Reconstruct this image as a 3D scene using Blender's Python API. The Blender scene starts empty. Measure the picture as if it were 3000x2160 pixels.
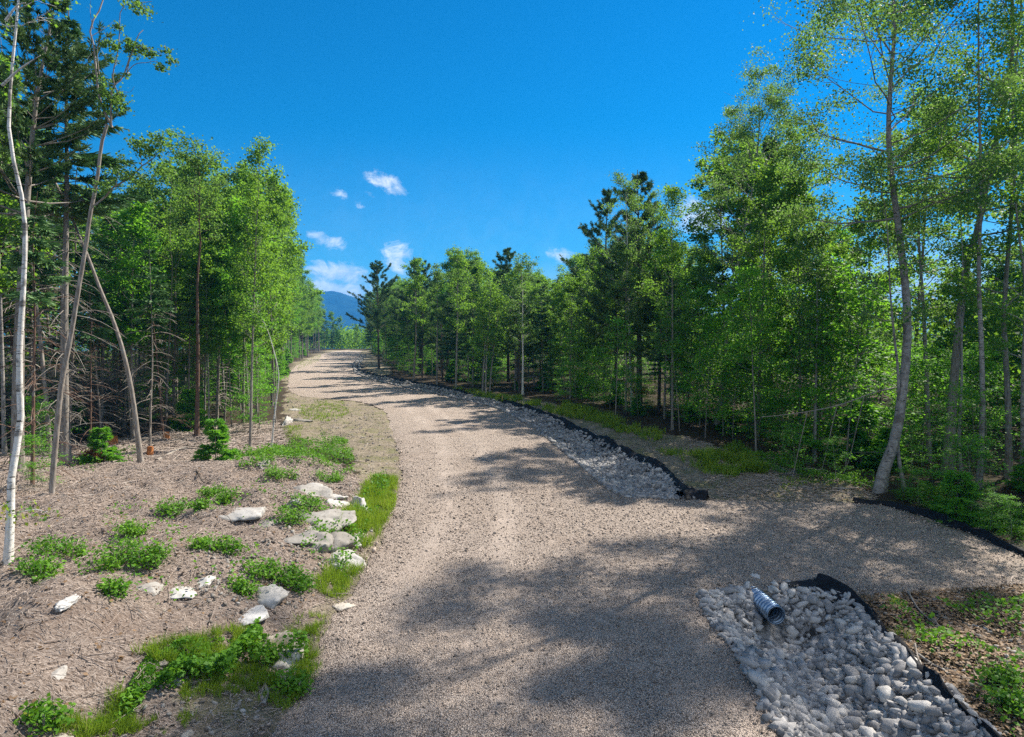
import bpy, math, random
import numpy as np
from mathutils import Vector
from mathutils.geometry import delaunay_2d_cdt
R = math.radians
S = bpy.context.scene
COL = S.collection

# ------------------------------------------------------------------ camera, sky, sun, exposure
F, HZ, CAMH = 632.0, 336.0, 5.5               # focal length in px of a 1024 wide picture, horizon row, eye height
PITCH = math.atan((368.5 - HZ) / F)
cam = bpy.data.objects.new('camera', bpy.data.cameras.new('camera'))
COL.objects.link(cam)
cam.location = (0, 0, CAMH)
cam.rotation_euler = (math.pi / 2 - PITCH, 0, 0)
cam.data.lens = 36.0 * F / 1024.0
cam.data.sensor_width = 36.0
cam.data.clip_start, cam.data.clip_end = 0.1, 40000
S.camera = cam
SUN_AZ, SUN_EL = R(49), R(45)                  # azimuth from +Y towards +X
sd_ = Vector((math.sin(SUN_AZ) * math.cos(SUN_EL), math.cos(SUN_AZ) * math.cos(SUN_EL), math.sin(SUN_EL)))
sun = bpy.data.objects.new('sun', bpy.data.lights.new('sun', 'SUN'))
COL.objects.link(sun)
sun.data.energy, sun.data.angle, sun.data.color = 4.6, R(0.53), (1.0, 0.93, 0.83)
sun.rotation_euler = (-sd_).to_track_quat('-Z', 'Y').to_euler()
S.view_settings.view_transform = 'Standard'
S.view_settings.look = 'None'
S.view_settings.gamma = 1.0
S.view_settings.exposure = 1.3
S.cycles.max_bounces = 8
S.cycles.use_denoising = False
S.cycles.transparent_max_bounces = 8


def nd(nt, typ, ins=None, **props):
    n = nt.nodes.new(typ)
    for k, v in props.items():
        setattr(n, k, v)
    for k, v in (ins or {}).items():
        s = n.inputs[k]
        if isinstance(v, bpy.types.NodeSocket):
            nt.links.new(v, s)
        else:
            s.default_value = v
    return n


def mth(nt, op, a, b=0.0, c=None, clamp=False):
    n = nd(nt, 'ShaderNodeMath', {0: a, 1: b}, operation=op, use_clamp=clamp)
    if c is not None:
        if isinstance(c, bpy.types.NodeSocket):
            nt.links.new(c, n.inputs[2])
        else:
            n.inputs[2].default_value = c
    return n.outputs[0]


def mixc(nt, fac, a, b, blend='MIX'):
    n = nd(nt, 'ShaderNodeMix', data_type='RGBA', blend_type=blend)
    for i, v in ((0, fac), (6, a), (7, b)):
        if isinstance(v, bpy.types.NodeSocket):
            nt.links.new(v, n.inputs[i])
        else:
            n.inputs[i].default_value = v if i == 0 else (*v, 1.0)[:4]
    return n.outputs[2]


def ramp(nt, fac, stops, interp='LINEAR'):
    n = nd(nt, 'ShaderNodeValToRGB', {0: fac})
    n.color_ramp.interpolation = interp
    e = n.color_ramp.elements
    while len(e) < len(stops):
        e.new(0.5)
    for i, (p, c) in enumerate(stops):
        e[i].position = p
        e[i].color = (c, c, c, 1) if not hasattr(c, '__len__') else (*c, 1)
    return n.outputs[0]


def maprange(nt, v, a, b, c=0.0, d=1.0, smooth=True):
    n = nd(nt, 'ShaderNodeMapRange', {0: v, 1: a, 2: b, 3: c, 4: d}, interpolation_type='SMOOTHSTEP' if smooth else 'LINEAR')
    return n.outputs[0]


def build_world():
    w = bpy.data.worlds.new('World')
    S.world = w
    w.use_nodes = True
    nt = w.node_tree
    nt.nodes.clear()
    out = nd(nt, 'ShaderNodeOutputWorld')
    sky = nd(nt, 'ShaderNodeTexSky', sky_type='NISHITA', sun_disc=False, sun_elevation=SUN_EL, sun_rotation=SUN_AZ,
             altitude=300, air_density=1.0, dust_density=0.8, ozone_density=3.0)
    hs = nd(nt, 'ShaderNodeHueSaturation', {'Hue': 0.497, 'Saturation': 2.3, 'Value': 0.75, 'Color': sky.outputs[0]})
    tc = nd(nt, 'ShaderNodeTexCoord')
    sep = nd(nt, 'ShaderNodeSeparateXYZ', {0: tc.outputs['Generated']})
    yy = mth(nt, 'MAXIMUM', sep.outputs[1], 0.05)
    u = mth(nt, 'DIVIDE', sep.outputs[0], yy)
    v = mth(nt, 'DIVIDE', sep.outputs[2], yy)
    uv = nd(nt, 'ShaderNodeCombineXYZ', {0: u, 1: v}).outputs[0]
    n1 = nd(nt, 'ShaderNodeTexNoise', {'Vector': uv, 'Scale': 24.0, 'Detail': 8.0, 'Roughness': 0.66, 'Distortion': .6}).outputs[0]
    n2m = nd(nt, 'ShaderNodeMapping', {'Vector': uv, 'Scale': (14, 44, 1), 'Rotation': (0, 0, .35)}).outputs[0]
    n2 = nd(nt, 'ShaderNodeTexNoise', {'Vector': n2m, 'Scale': 1.0, 'Detail': 6.0, 'Roughness': 0.6}).outputs[0]

    def blob(px, py, rx, ry, rot, dens):
        x, y, z = ray(px, py)
        m = nd(nt, 'ShaderNodeMapping', {'Vector': uv, 'Location': (x / y, z / y, 0), 'Rotation': (0, 0, R(rot)),
                                         'Scale': (rx * .3413 / F, ry * .3413 / F, 1)}, vector_type='TEXTURE')
        l = nd(nt, 'ShaderNodeVectorMath', {0: m.outputs[0]}, operation='LENGTH').outputs['Value']
        return mth(nt, 'MULTIPLY', maprange(nt, l, 1.25, 0.1), dens)
    blobs = [blob(1148, 545, 112, 34, -27, 1.55), (blob(1000, 563, 48, 26, -12, .75)), blob(1088, 570, 50, 14, -30, .75), blob(1062, 608, 40, 18, -35, .5),
             blob(950, 700, 120, 34, -14, 1.15), blob(985, 800, 150, 50, -8, 1.8), blob(960, 855, 230, 60, -5, 1.7), blob(1180, 760, 90, 60, -12, 1.3),
             blob(1660, 745, 70, 40, 0, .95), blob(2060, 640, 130, 110, 0, 1.3), blob(330, 590, 130, 60, 0, 1.1), blob(190, 680, 200, 80, 0, 1.2),
             blob(700, 700, 300, 70, 0, .7), blob(1400, 860, 500, 60, 0, .8), blob(2560, 880, 420, 140, 0, .9), blob(1900, 830, 300, 80, 0, .9)]
    acc = blobs[0]
    for b in blobs[1:]:
        acc = mth(nt, 'MAXIMUM', acc, b)
    nn = mth(nt, 'ADD', mth(nt, 'MULTIPLY', n1, .55), mth(nt, 'MULTIPLY', n2, .45))
    dens = mth(nt, 'ADD', acc, mth(nt, 'MULTIPLY', mth(nt, 'SUBTRACT', nn, .5), 5.5))
    dens = mth(nt, 'MULTIPLY', maprange(nt, dens, .40, 1.8), maprange(nt, acc, .05, .35))
    dens = mth(nt, 'MULTIPLY', dens, maprange(nt, sep.outputs[1], .1, .3))
    veil = mth(nt, 'MULTIPLY', maprange(nt, v, .34, .0), .13)
    dens = mth(nt, 'MAXIMUM', mth(nt, 'MULTIPLY', dens, .9), veil)
    # broken bright cloud, unseen, added behind the viewer as neutral fill for shadows
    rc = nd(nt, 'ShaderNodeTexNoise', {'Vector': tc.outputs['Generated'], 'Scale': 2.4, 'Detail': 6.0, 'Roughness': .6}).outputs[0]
    rear_fill = mth(nt, 'MULTIPLY', maprange(nt, rc, .38, .54), maprange(nt, sep.outputs[1], -.02, -.45))
    rear_fill = mth(nt, 'MULTIPLY', rear_fill, maprange(nt, sep.outputs[2], .0, .12))
    dens = mth(nt, 'MAXIMUM', dens, rear_fill)
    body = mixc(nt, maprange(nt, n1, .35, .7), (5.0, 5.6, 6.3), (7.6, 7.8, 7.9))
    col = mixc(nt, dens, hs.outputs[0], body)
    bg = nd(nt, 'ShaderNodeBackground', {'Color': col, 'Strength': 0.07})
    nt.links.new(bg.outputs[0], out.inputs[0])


def ray(px, py):
    """world direction of a photograph pixel (3000 x 2160)"""
    a, b = (px * .34133 - 512) / F, (368.5 - py * .34133) / F
    c, s = math.cos(PITCH), math.sin(PITCH)
    return np.array([a, c + b * s, b * c - s])


build_world()


def flat(px, py, z=0.0):
    d = ray(px, py)
    t = (z - CAMH) / d[2]
    return np.array([d[0] * t, d[1] * t])


def flats(lst, z=0.0):
    return np.array([flat(x, y, z) for x, y in lst])


def depth_pt(px, py, dist):
    d = ray(px, py)
    return np.array([0, 0, CAMH]) + d * (dist / d[1])


# ------------------------------------------------------------------ noise, distances, outlines
def _h(ix, iy, seed):
    n = (ix.astype(np.int64) * 374761393 + iy.astype(np.int64) * 668265263 + seed * 974711) & 0xffffffff
    n = ((n ^ (n >> 13)) * 1274126177) & 0xffffffff
    return ((n ^ (n >> 16)) & 0xffff) / 65535.0


def vnoise(x, y, seed=0):
    ix, iy = np.floor(x), np.floor(y)
    fx, fy = x - ix, y - iy
    fx, fy = fx * fx * (3 - 2 * fx), fy * fy * (3 - 2 * fy)
    a = _h(ix, iy, seed) * (1 - fx) + _h(ix + 1, iy, seed) * fx
    b = _h(ix, iy + 1, seed) * (1 - fx) + _h(ix + 1, iy + 1, seed) * fx
    return (a * (1 - fy) + b * fy) * 2 - 1


def fbm(x, y, oct=4, seed=0):
    s, a = 0, 1.0
    for i in range(oct):
        s = s + a * vnoise(x, y, seed + i)
        x, y, a = x * 2.03 + 5.1, y * 2.03 + 1.7, a * .5
    return s


def sstep(a, b, x):
    t = np.clip((x - a) / (b - a), 0, 1)
    return t * t * (3 - 2 * t)


def sdist(poly, x, y):
    """signed distance to a closed outline, negative inside"""
    x, y = np.asarray(x, float), np.asarray(y, float)
    if x.size < 3000:
        P = np.asarray(poly)
        Q = np.roll(P, -1, 0)
        A, E = P[:, 0], Q - P
        xx, yy = x.ravel()[:, None], y.ravel()[:, None]
        rx, ry = xx - P[None, :, 0], yy - P[None, :, 1]
        t = np.clip((rx * E[:, 0] + ry * E[:, 1]) / ((E ** 2).sum(1) + 1e-12), 0, 1)
        dd = np.sqrt(((rx - t * E[:, 0]) ** 2 + (ry - t * E[:, 1]) ** 2).min(1))
        ey = np.where(E[:, 1] == 0, 1e-12, E[:, 1])
        c = ((P[:, 1] > yy) != (Q[:, 1] > yy)) & (xx < E[:, 0] * ry / ey + P[:, 0])
        return (np.where(c.sum(1) % 2 == 1, -1, 1) * dd).reshape(x.shape)
    d = np.full(x.shape, 1e18)
    ins = np.zeros(x.shape, bool)
    n = len(poly)
    for i in range(n):
        ax, ay = poly[i]
        bx, by = poly[(i + 1) % n]
        ex, ey = bx - ax, by - ay
        t = np.clip(((x - ax) * ex + (y - ay) * ey) / (ex * ex + ey * ey + 1e-12), 0, 1)
        d = np.minimum(d, (x - ax - t * ex) ** 2 + (y - ay - t * ey) ** 2)
        if ay != by:
            c = ((ay > y) != (by > y)) & (x < ex * (y - ay) / (by - ay) + ax)
            ins ^= c
    return np.where(ins, -1, 1) * np.sqrt(d)


def smooth_line(pts, step):
    """Catmull-Rom through points, resampled"""
    p = np.array(pts, float)
    P = np.vstack([2 * p[0] - p[1], p, 2 * p[-1] - p[-2]])
    out = []
    for i in range(1, len(P) - 2):
        n = max(2, int(np.linalg.norm(P[i + 1] - P[i]) / step))
        t = np.linspace(0, 1, n, endpoint=False)[:, None]
        out.append(.5 * (2 * P[i] + (P[i + 1] - P[i - 1]) * t + (2 * P[i - 1] - 5 * P[i] + 4 * P[i + 1] - P[i + 2]) * t ** 2
                         + (3 * P[i] - P[i - 1] - 3 * P[i + 1] + P[i + 2]) * t ** 3))
    out.append(p[-1:])
    return np.vstack(out)


ROAD_PX = [(560, 2330), (760, 2160), (850, 2075), (912, 1985), (930, 1860), (1005, 1760), (1060, 1665), (1125, 1560), (1163, 1440), (1170, 1350), (1150, 1270), (1125, 1204),
           (1058, 1178), (960, 1166), (880, 1160), (846, 1140), (848, 1100), (862, 1076), (910, 1048), (965, 1032), (1000, 1027), (1052, 1027), (1058, 1034), (1046, 1050), (1034, 1066), (1040, 1090),
           (1095, 1112), (1190, 1132), (1320, 1160), (1455, 1192), (1560, 1245), (1640, 1310), (1706, 1364), (1785, 1430), (1840, 1455), (1985, 1460),
           (2116, 1463), (2380, 1468), (2580, 1480), (2700, 1520), (2845, 1575), (3010, 1640), (3300, 1770), (3300, 1850), (3020, 1715), (2750, 1735), (2475, 1742), (2250, 1722), (2150, 1732), (2060, 1745),
           (2090, 1812), (2170, 1905), (2235, 2025), (2300, 2160), (2400, 2330)]
ROAD = flats(ROAD_PX)
RIP_FAR_PX = [(1985, 1462), (1840, 1457), (1785, 1432), (1706, 1366), (1640, 1312), (1560, 1247), (1455, 1194), (1320, 1162), (1190, 1134), (1095, 1114), (1040, 1092), (1036, 1066), (1060, 1040),
              (1072, 1040), (1052, 1068), (1056, 1090), (1100, 1103), (1190, 1121), (1330, 1147), (1455, 1176), (1590, 1216), (1720, 1268), (1850, 1328), (1950, 1385), (2010, 1435), (2030, 1462)]
RIP_FAR = flats(RIP_FAR_PX)
RIP_NEAR_PX = [(2060, 1748), (2150, 1732), (2250, 1724), (2475, 1744), (2560, 1835), (2660, 1940), (2760, 2035), (2930, 2200), (3000, 2330), (2400, 2330), (2300, 2160), (2235, 2025), (2170, 1905), (2090, 1812)]
RIP_NEAR = flats(RIP_NEAR_PX)
MULCH = flats([(-500, 1390), (0, 1392), (380, 1345), (650, 1305), (800, 1300), (860, 1330), (1010, 1400), (1075, 1440), (1085, 1560), (1050, 1680), (980, 1770), (910, 1870), (900, 1990), (760, 2160), (560, 2330), (-900, 2330)])
DIRT = [flats(p) for p in (
    [(846, 1140), (960, 1160), (1130, 1200), (1160, 1260), (1178, 1350), (1165, 1440), (1120, 1480), (1060, 1420), (1010, 1330), (850, 1290), (830, 1200)],
    [(520, 2330), (590, 2060), (690, 1990), (800, 2010), (830, 2080), (760, 2160), (560, 2330)],
    [(1320, 1140), (1600, 1180), (1800, 1245), (2000, 1290), (2300, 1390), (2540, 1440), (2600, 1490), (2050, 1465), (1900, 1350), (1600, 1215)],
    [(3010, 1640), (2845, 1575), (2700, 1520), (2700, 1480), (3050, 1610)],
    [(846, 1140), (830, 1110), (850, 1070), (960, 1024), (1070, 1024), (1160, 1096), (1100, 1103), (1040, 1040), (960, 1034)])]
CENT = flats([(1480, 2330), (1400, 2000), (1330, 1700), (1400, 1500), (1350, 1300), (1230, 1190), (1060, 1130), (950, 1095), (990, 1050), (1025, 1030), (1030, 1024)])
PIPE_X = 5.36


def terrain(x, y):
    x, y = np.asarray(x, float), np.asarray(y, float)
    far = np.hypot(x, y)
    dr = sdist(ROAD, x, y)
    out = sstep(0, 2.0, dr)
    xc = np.interp(y, CENT[:, 1], CENT[:, 0])
    left = x < xc
    z = 0.03 * fbm(x * .5, y * .5, 3, 3) * np.where(dr < 0, .5, 1)
    rough = .10 * fbm(x * .8, y * .8, 4, 11) + .05 * fbm(x * 2.7, y * 2.7, 3, 17)
    z = z + out * rough
    mound = sstep(-.1, 3.8, dr) * sstep(2, 7.5, y) * (1 - sstep(20, 31, y)) * np.where(left, 1, 0)
    z = z + mound * (1.0 + .30 * fbm(x * .35 + 3, y * .35, 3, 29) + .10 * fbm(x * 1.1, y * 1.1, 2, 37))
    ledge = np.exp(-(((x + 5.4) / 2.2) ** 2 + ((y - 15.5) / 4.2) ** 2))
    z = z + .35 * ledge * sstep(0, 1.2, dr) * np.where(left, 1, 0)
    dn = sdist(RIP_NEAR, x, y)
    z = z - .78 * sstep(0.1, -1.25, dn) * (1 + .1 * vnoise(x * 1.3, y * 1.3, 5)) * sstep(14.9, 13.4, y)
    df = sdist(RIP_FAR, x, y)
    z = z - .36 * sstep(0.05, -.8, df)
    bank = np.where(~left, sstep(.0, 1.5, np.minimum(df, dn) - .1) * sstep(.2, 3, dr), 0)
    z = z + bank * .12
    z = z - 45 * sstep(265, 900, far) + 6 * fbm(x / 260, y / 260, 3, 41) * sstep(300, 900, far)
    return z


def tz(x, y):
    return float(terrain(np.array([x]), np.array([y]))[0])


def ground_at(px, py):
    """where the sight line of a photograph pixel meets the terrain"""
    z = 0.0
    for _ in range(6):
        p = flat(px, py, z)
        z = tz(p[0], p[1])
    return np.array([p[0], p[1], z])


# ------------------------------------------------------------------ mesh builder
class MB:
    def __init__(self):
        self.v, self.f4, self.f3, self.t, self.n = [], [], [], [], 0

    def add(self, v, f, t=0.5):
        v = np.asarray(v, float).reshape(-1, 3)
        f = np.asarray(f, int)
        self.v.append(v)
        (self.f4 if f.shape[1] == 4 else self.f3).append(f + self.n)
        self.t.append(np.broadcast_to(np.asarray(t, float), (len(v),)))
        self.n += len(v)

    def tube(self, pts, rad, sides=6, t=0.5, cap=True):
        P = np.asarray(pts, float)
        n = len(P)
        rad = np.broadcast_to(np.asarray(rad, float), (n,))
        T = np.gradient(P, axis=0)
        T /= np.linalg.norm(T, axis=1)[:, None] + 1e-9
        ref = np.array([1., 0, 0]) if abs(T[:, 0]).mean() < .7 else np.array([0, 1., 0])
        A = np.cross(T, ref)
        A /= np.linalg.norm(A, axis=1)[:, None] + 1e-9
        B = np.cross(T, A)
        a = np.arange(sides) / sides * 2 * np.pi
        V = P[:, None] + rad[:, None, None] * (np.cos(a)[None, :, None] * A[:, None] + np.sin(a)[None, :, None] * B[:, None])
        i, j = np.meshgrid(np.arange(n - 1), np.arange(sides), indexing='ij')
        i, j = i.ravel(), j.ravel()
        k = (j + 1) % sides
        self.add(V.reshape(-1, 3), np.stack([i * sides + j, i * sides + k, (i + 1) * sides + k, (i + 1) * sides + j], 1), t)
        if cap:
            o = (n - 1) * sides
            self.add(np.vstack([V[-1], P[-1:]]), [[q, (q + 1) % sides, sides] for q in range(sides)], t)

    def leaves(self, c, size, rng, up=.7, t=0.5, w=.36):
        c = np.asarray(c, float)
        N = len(c)
        if not N:
            return
        nrm = rng.normal(size=(N, 3))
        nrm[:, 2] += up * 1.6
        nrm /= np.linalg.norm(nrm, axis=1)[:, None] + 1e-9
        d = np.cross(nrm, rng.normal(size=(N, 3)))
        d /= np.linalg.norm(d, axis=1)[:, None] + 1e-9
        s = np.cross(nrm, d)
        sz = (np.asarray(size) * rng.uniform(.65, 1.25, N))[:, None]
        V = np.stack([c - d * sz * .5, c + s * sz * w + nrm * sz * .07, c + d * sz * .5, c - s * sz * w + nrm * sz * .07], 1)
        i = np.arange(N)[:, None] * 4
        self.add(V.reshape(-1, 3), i + np.arange(4)[None], np.repeat(np.broadcast_to(t, (N,)), 4))

    def blades(self, base, dirs, wid, rng, t=0.5):
        """thin pointed leaves: needles, grass"""
        base = np.asarray(base, float)
        N = len(base)
        if not N:
            return
        s = np.cross(dirs, rng.normal(size=(N, 3)))
        s /= np.linalg.norm(s, axis=1)[:, None] + 1e-9
        w = np.broadcast_to(np.asarray(wid, float), (N,))[:, None]
        V = np.stack([base, base + dirs * .45 + s * w, base + dirs, base + dirs * .45 - s * w], 1)
        i = np.arange(N)[:, None] * 4
        self.add(V.reshape(-1, 3), i + np.arange(4)[None], np.repeat(np.broadcast_to(t, (N,)), 4))

    def build(self, name, mat, parent=None, smooth=False):
        me = bpy.data.meshes.new(name)
        V = np.vstack(self.v)
        f4 = np.vstack(self.f4) if self.f4 else np.zeros((0, 4), int)
        f3 = np.vstack(self.f3) if self.f3 else np.zeros((0, 3), int)
        me.vertices.add(len(V))
        me.vertices.foreach_set('co', V.ravel())
        me.loops.add(f4.size + f3.size)
        me.loops.foreach_set('vertex_index', np.concatenate([f4.ravel(), f3.ravel()]).astype(np.int32))
        me.polygons.add(len(f4) + len(f3))
        st = np.concatenate([np.arange(len(f4)) * 4, len(f4) * 4 + np.arange(len(f3)) * 3])
        me.polygons.foreach_set('loop_start', st.astype(np.int32))
        me.update(calc_edges=True)
        me.validate()
        if len(me.vertices) == len(V):
            me.attributes.new('tint', 'FLOAT', 'POINT').data.foreach_set('value', np.concatenate(self.t).astype(np.float32))
        if smooth:
            me.polygons.foreach_set('use_smooth', np.ones(len(me.polygons), bool))
        for m in (mat if isinstance(mat, (list, tuple)) else [mat]):
            me.materials.append(m)
        o = bpy.data.objects.new(name, me)
        COL.objects.link(o)
        if parent:
            o.parent = parent
        return o


def tag(o, label=None, cat=None, group=None, kind=None):
    for k, v in (('label', label), ('category', cat), ('group', group), ('kind', kind)):
        if v:
            o[k] = v
    return o


def thing(name, label, cat, loc, group=None, rz=0.0, scale=1.0):
    o = bpy.data.objects.new(name, None)
    COL.objects.link(o)
    o.empty_display_size = .2
    o.location = loc
    o.rotation_euler = (0, 0, rz)
    o.scale = (scale,) * 3
    return tag(o, label, cat, group)


def dup(root, loc, rz=0.0, scale=1.0, label=None, group=None):
    r = root.copy()
    COL.objects.link(r)
    r.location, r.rotation_euler, r.scale = loc, (0, 0, rz), (scale,) * 3 if not hasattr(scale, '__len__') else scale
    tag(r, label, None, group)
    for ch in root.children:
        c = ch.copy()
        COL.objects.link(c)
        c.parent = r
    return r


# ------------------------------------------------------------------ materials
def new_mat(name):
    m = bpy.data.materials.new(name)
    m.use_nodes = True
    nt = m.node_tree
    b = nt.nodes['Principled BSDF']
    return m, nt, b


def bump(nt, b, h, strength=.5, dist=.05):
    n = nd(nt, 'ShaderNodeBump', {'Height': h, 'Strength': strength, 'Distance': dist})
    nt.links.new(n.outputs[0], b.inputs['Normal'])


def pos(nt):
    return nd(nt, 'ShaderNodeNewGeometry').outputs['Position']


def noise(nt, vec, scale, detail=4.0, rough=.6):
    return nd(nt, 'ShaderNodeTexNoise', {'Vector': vec, 'Scale': scale, 'Detail': detail, 'Roughness': rough}).outputs[0]


def voro(nt, vec, scale, out='Distance', feature='F1'):
    return nd(nt, 'ShaderNodeTexVoronoi', {'Vector': vec, 'Scale': scale}, feature=feature).outputs[out]


def m_gravel():
    m, nt, b = new_mat('crushed_gravel')
    p = pos(nt)
    v1c = nd(nt, 'ShaderNodeTexVoronoi', {'Vector': p, 'Scale': 46.0})
    v2 = voro(nt, p, 95.0)
    trk = nd(nt, 'ShaderNodeAttribute', attribute_name='track').outputs['Fac']
    g = nd(nt, 'ShaderNodeSeparateColor', {0: v1c.outputs['Color']}).outputs[0]
    c = ramp(nt, g, [(0, (.26, .20, .165)), (.25, (.44, .355, .29)), (.6, (.55, .45, .37)), (1, (.68, .58, .49))])
    gap = maprange(nt, v1c.outputs['Distance'], .35, .75, 1.0, .25)
    c = mixc(nt, 1.0, c, nd(nt, 'ShaderNodeCombineColor', {0: gap, 1: gap, 2: gap}).outputs[0], 'MULTIPLY')
    big = noise(nt, p, .35, 5.0, .65)
    c = mixc(nt, maprange(nt, big, .42, .68), c, mixc(nt, .45, c, (.36, .28, .22)))
    pk = noise(nt, p, 1.7, 3.0)
    c = mixc(nt, maprange(nt, pk, .5, .75, 0, .5), c, (.56, .455, .375))
    c = mixc(nt, mth(nt, 'MULTIPLY', trk, .5), c, (.60, .50, .42))
    dust = noise(nt, p, .9, 6.0, .7)
    c = mixc(nt, maprange(nt, dust, .54, .7, 0, .4), c, (.33, .265, .215))
    nt.links.new(c, b.inputs['Base Color'])
    b.inputs['Roughness'].default_value = .9
    b.inputs['Specular IOR Level'].default_value = .2
    h = mth(nt, 'ADD', mth(nt, 'MULTIPLY', v1c.outputs['Distance'], -1.0), mth(nt, 'MULTIPLY', v2, -.4))
    bump(nt, b, h, 1.0, .035)
    return m


def m_ground():
    m, nt, b = new_mat('woodland_ground')
    p = pos(nt)
    mul = nd(nt, 'ShaderNodeAttribute', attribute_name='mulch').outputs['Fac']
    dirt = nd(nt, 'ShaderNodeAttribute', attribute_name='dirt').outputs['Fac']
    n1, n2, n3 = noise(nt, p, .8, 6.0), noise(nt, p, 6.0, 5.0, .7), noise(nt, p, 40.0, 3.0, .7)
    st = nd(nt, 'ShaderNodeMapping', {'Vector': p, 'Rotation': (0, 0, .6), 'Scale': (9, 42, 20)}).outputs[0]
    st2 = nd(nt, 'ShaderNodeMapping', {'Vector': p, 'Rotation': (0, 0, -.9), 'Scale': (10, 38, 20)}).outputs[0]
    f1, f2 = noise(nt, st, 1.0, 4.0, .7), noise(nt, st2, 1.0, 4.0, .7)
    fib = mth(nt, 'MAXIMUM', f1, f2)
    litter = ramp(nt, n2, [(.3, (.025, .019, .013)), (.55, (.06, .045, .03)), (.75, (.13, .095, .06))])
    litter = mixc(nt, maprange(nt, n1, .5, .7, 0, .6), litter, (.05, .06, .02))
    mulch = ramp(nt, fib, [(.36, (.035, .026, .02)), (.5, (.19, .145, .115)), (.62, (.36, .295, .245)), (.78, (.52, .45, .385))])
    mulch = mixc(nt, maprange(nt, n1, .5, .72, 0, .6), mulch, (.17, .12, .09))
    dcol = ramp(nt, mth(nt, 'ADD', mth(nt, 'MULTIPLY', n2, .6), mth(nt, 'MULTIPLY', n3, .4)), [(.33, (.085, .068, .047)), (.5, (.235, .195, .14)), (.66, (.42, .36, .28))])
    dcol = mixc(nt, maprange(nt, n1, .46, .62, 0, .55), dcol, (.13, .14, .045))
    nz = mth(nt, 'MULTIPLY', mth(nt, 'SUBTRACT', n2, .5), .9)
    c = mixc(nt, maprange(nt, mth(nt, 'ADD', mul, nz), .35, .65), litter, mulch)
    c = mixc(nt, maprange(nt, mth(nt, 'ADD', dirt, nz), .35, .65), c, dcol)
    rk = nd(nt, 'ShaderNodeAttribute', attribute_name='rocky').outputs['Fac']
    c = mixc(nt, rk, c, ramp(nt, voro(nt, p, 7.0), [(0, (.42, .40, .38)), (.5, (.25, .24, .23)), (.8, (.06, .06, .06))]))
    nt.links.new(c, b.inputs['Base Color'])
    b.inputs['Roughness'].default_value = .95
    b.inputs['Specular IOR Level'].default_value = .1
    bump(nt, b, mth(nt, 'ADD', fib, mth(nt, 'MULTIPLY', n3, .4)), 1.0, .06)
    return m


def m_stone(name, c0, c1, c2, scale=6.0):
    m, nt, b = new_mat(name)
    tc = nd(nt, 'ShaderNodeTexCoord').outputs['Object']
    oi = nd(nt, 'ShaderNodeObjectInfo').outputs['Random']
    tint = nd(nt, 'ShaderNodeAttribute', attribute_name='tint').outputs['Fac']
    n = noise(nt, tc, scale, 6.0, .7)
    k = mth(nt, 'ADD', mth(nt, 'MULTIPLY', n, .55), mth(nt, 'MULTIPLY', mth(nt, 'ADD', oi, mth(nt, 'SUBTRACT', tint, .5)), .45))
    c = ramp(nt, k, [(.15, c0), (.5, c1), (.85, c2)])
    sp = noise(nt, tc, scale * 9, 2.0)
    c = mixc(nt, maprange(nt, sp, .58, .7, 0, .5), c, tuple(x * .45 for x in c0))
    nt.links.new(c, b.inputs['Base Color'])
    b.inputs['Roughness'].default_value = .85
    b.inputs['Specular IOR Level'].default_value = .25
    bump(nt, b, mth(nt, 'ADD', n, mth(nt, 'MULTIPLY', sp, .3)), .6, .04)
    return m


def m_leaf(name, dark, light, trans, tr=.38, yellow=None):
    m, nt, b = new_mat(name)
    tint = nd(nt, 'ShaderNodeAttribute', attribute_name='tint').outputs['Fac']
    oi = nd(nt, 'ShaderNodeObjectInfo').outputs['Random']
    k = mth(nt, 'ADD', mth(nt, 'MULTIPLY', tint, .75), mth(nt, 'MULTIPLY', oi, .25))
    c = ramp(nt, k, [(.1, dark), (.9, light)])
    if yellow:
        c = mixc(nt, maprange(nt, tint, .86, 1.0, 0, .8), c, yellow)
    nt.links.new(c, b.inputs['Base Color'])
    b.inputs['Roughness'].default_value = .6
    b.inputs['Specular IOR Level'].default_value = .22
    t = nd(nt, 'ShaderNodeBsdfTranslucent', {'Color': mixc(nt, .6, c, trans)})
    mx = nd(nt, 'ShaderNodeMixShader', {0: tr, 1: b.outputs[0], 2: t.outputs[0]})
    nt.links.new(mx.outputs[0], nt.nodes['Material Output'].inputs[0])
    return m


def m_bark(name, a, bcol, ccol, sc=(8, 8, 1.6), birch=False):
    m, nt, b = new_mat(name)
    tc = nd(nt, 'ShaderNodeTexCoord').outputs['Object']
    mp = nd(nt, 'ShaderNodeMapping', {'Vector': tc, 'Scale': sc}).outputs[0]
    n = noise(nt, mp, 2.0, 6.0, .7)
    c = ramp(nt, n, [(.3, a), (.52, bcol), (.72, ccol)])
    h = n
    if birch:
        mp2 = nd(nt, 'ShaderNodeMapping', {'Vector': tc, 'Scale': (3, 3, 26)}).outputs[0]
        l = noise(nt, mp2, 1.3, 3.0, .6)
        mk = maprange(nt, l, .60, .66)
        c = mixc(nt, mk, c, (.05, .042, .036))
        pt = noise(nt, tc, 2.2, 3.0)
        c = mixc(nt, maprange(nt, pt, .56, .66, 0, .85), c, (.12, .105, .09))
        h = mth(nt, 'SUBTRACT', n, mk)
    else:
        lich = noise(nt, tc, 3.0, 4.0)
        c = mixc(nt, maprange(nt, lich, .55, .7, 0, .55), c, (.30, .30, .27))
    nt.links.new(c, b.inputs['Base Color'])
    b.inputs['Roughness'].default_value = .9
    b.inputs['Specular IOR Level'].default_value = .15
    bump(nt, b, h, .8, .02)
    return m


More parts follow.
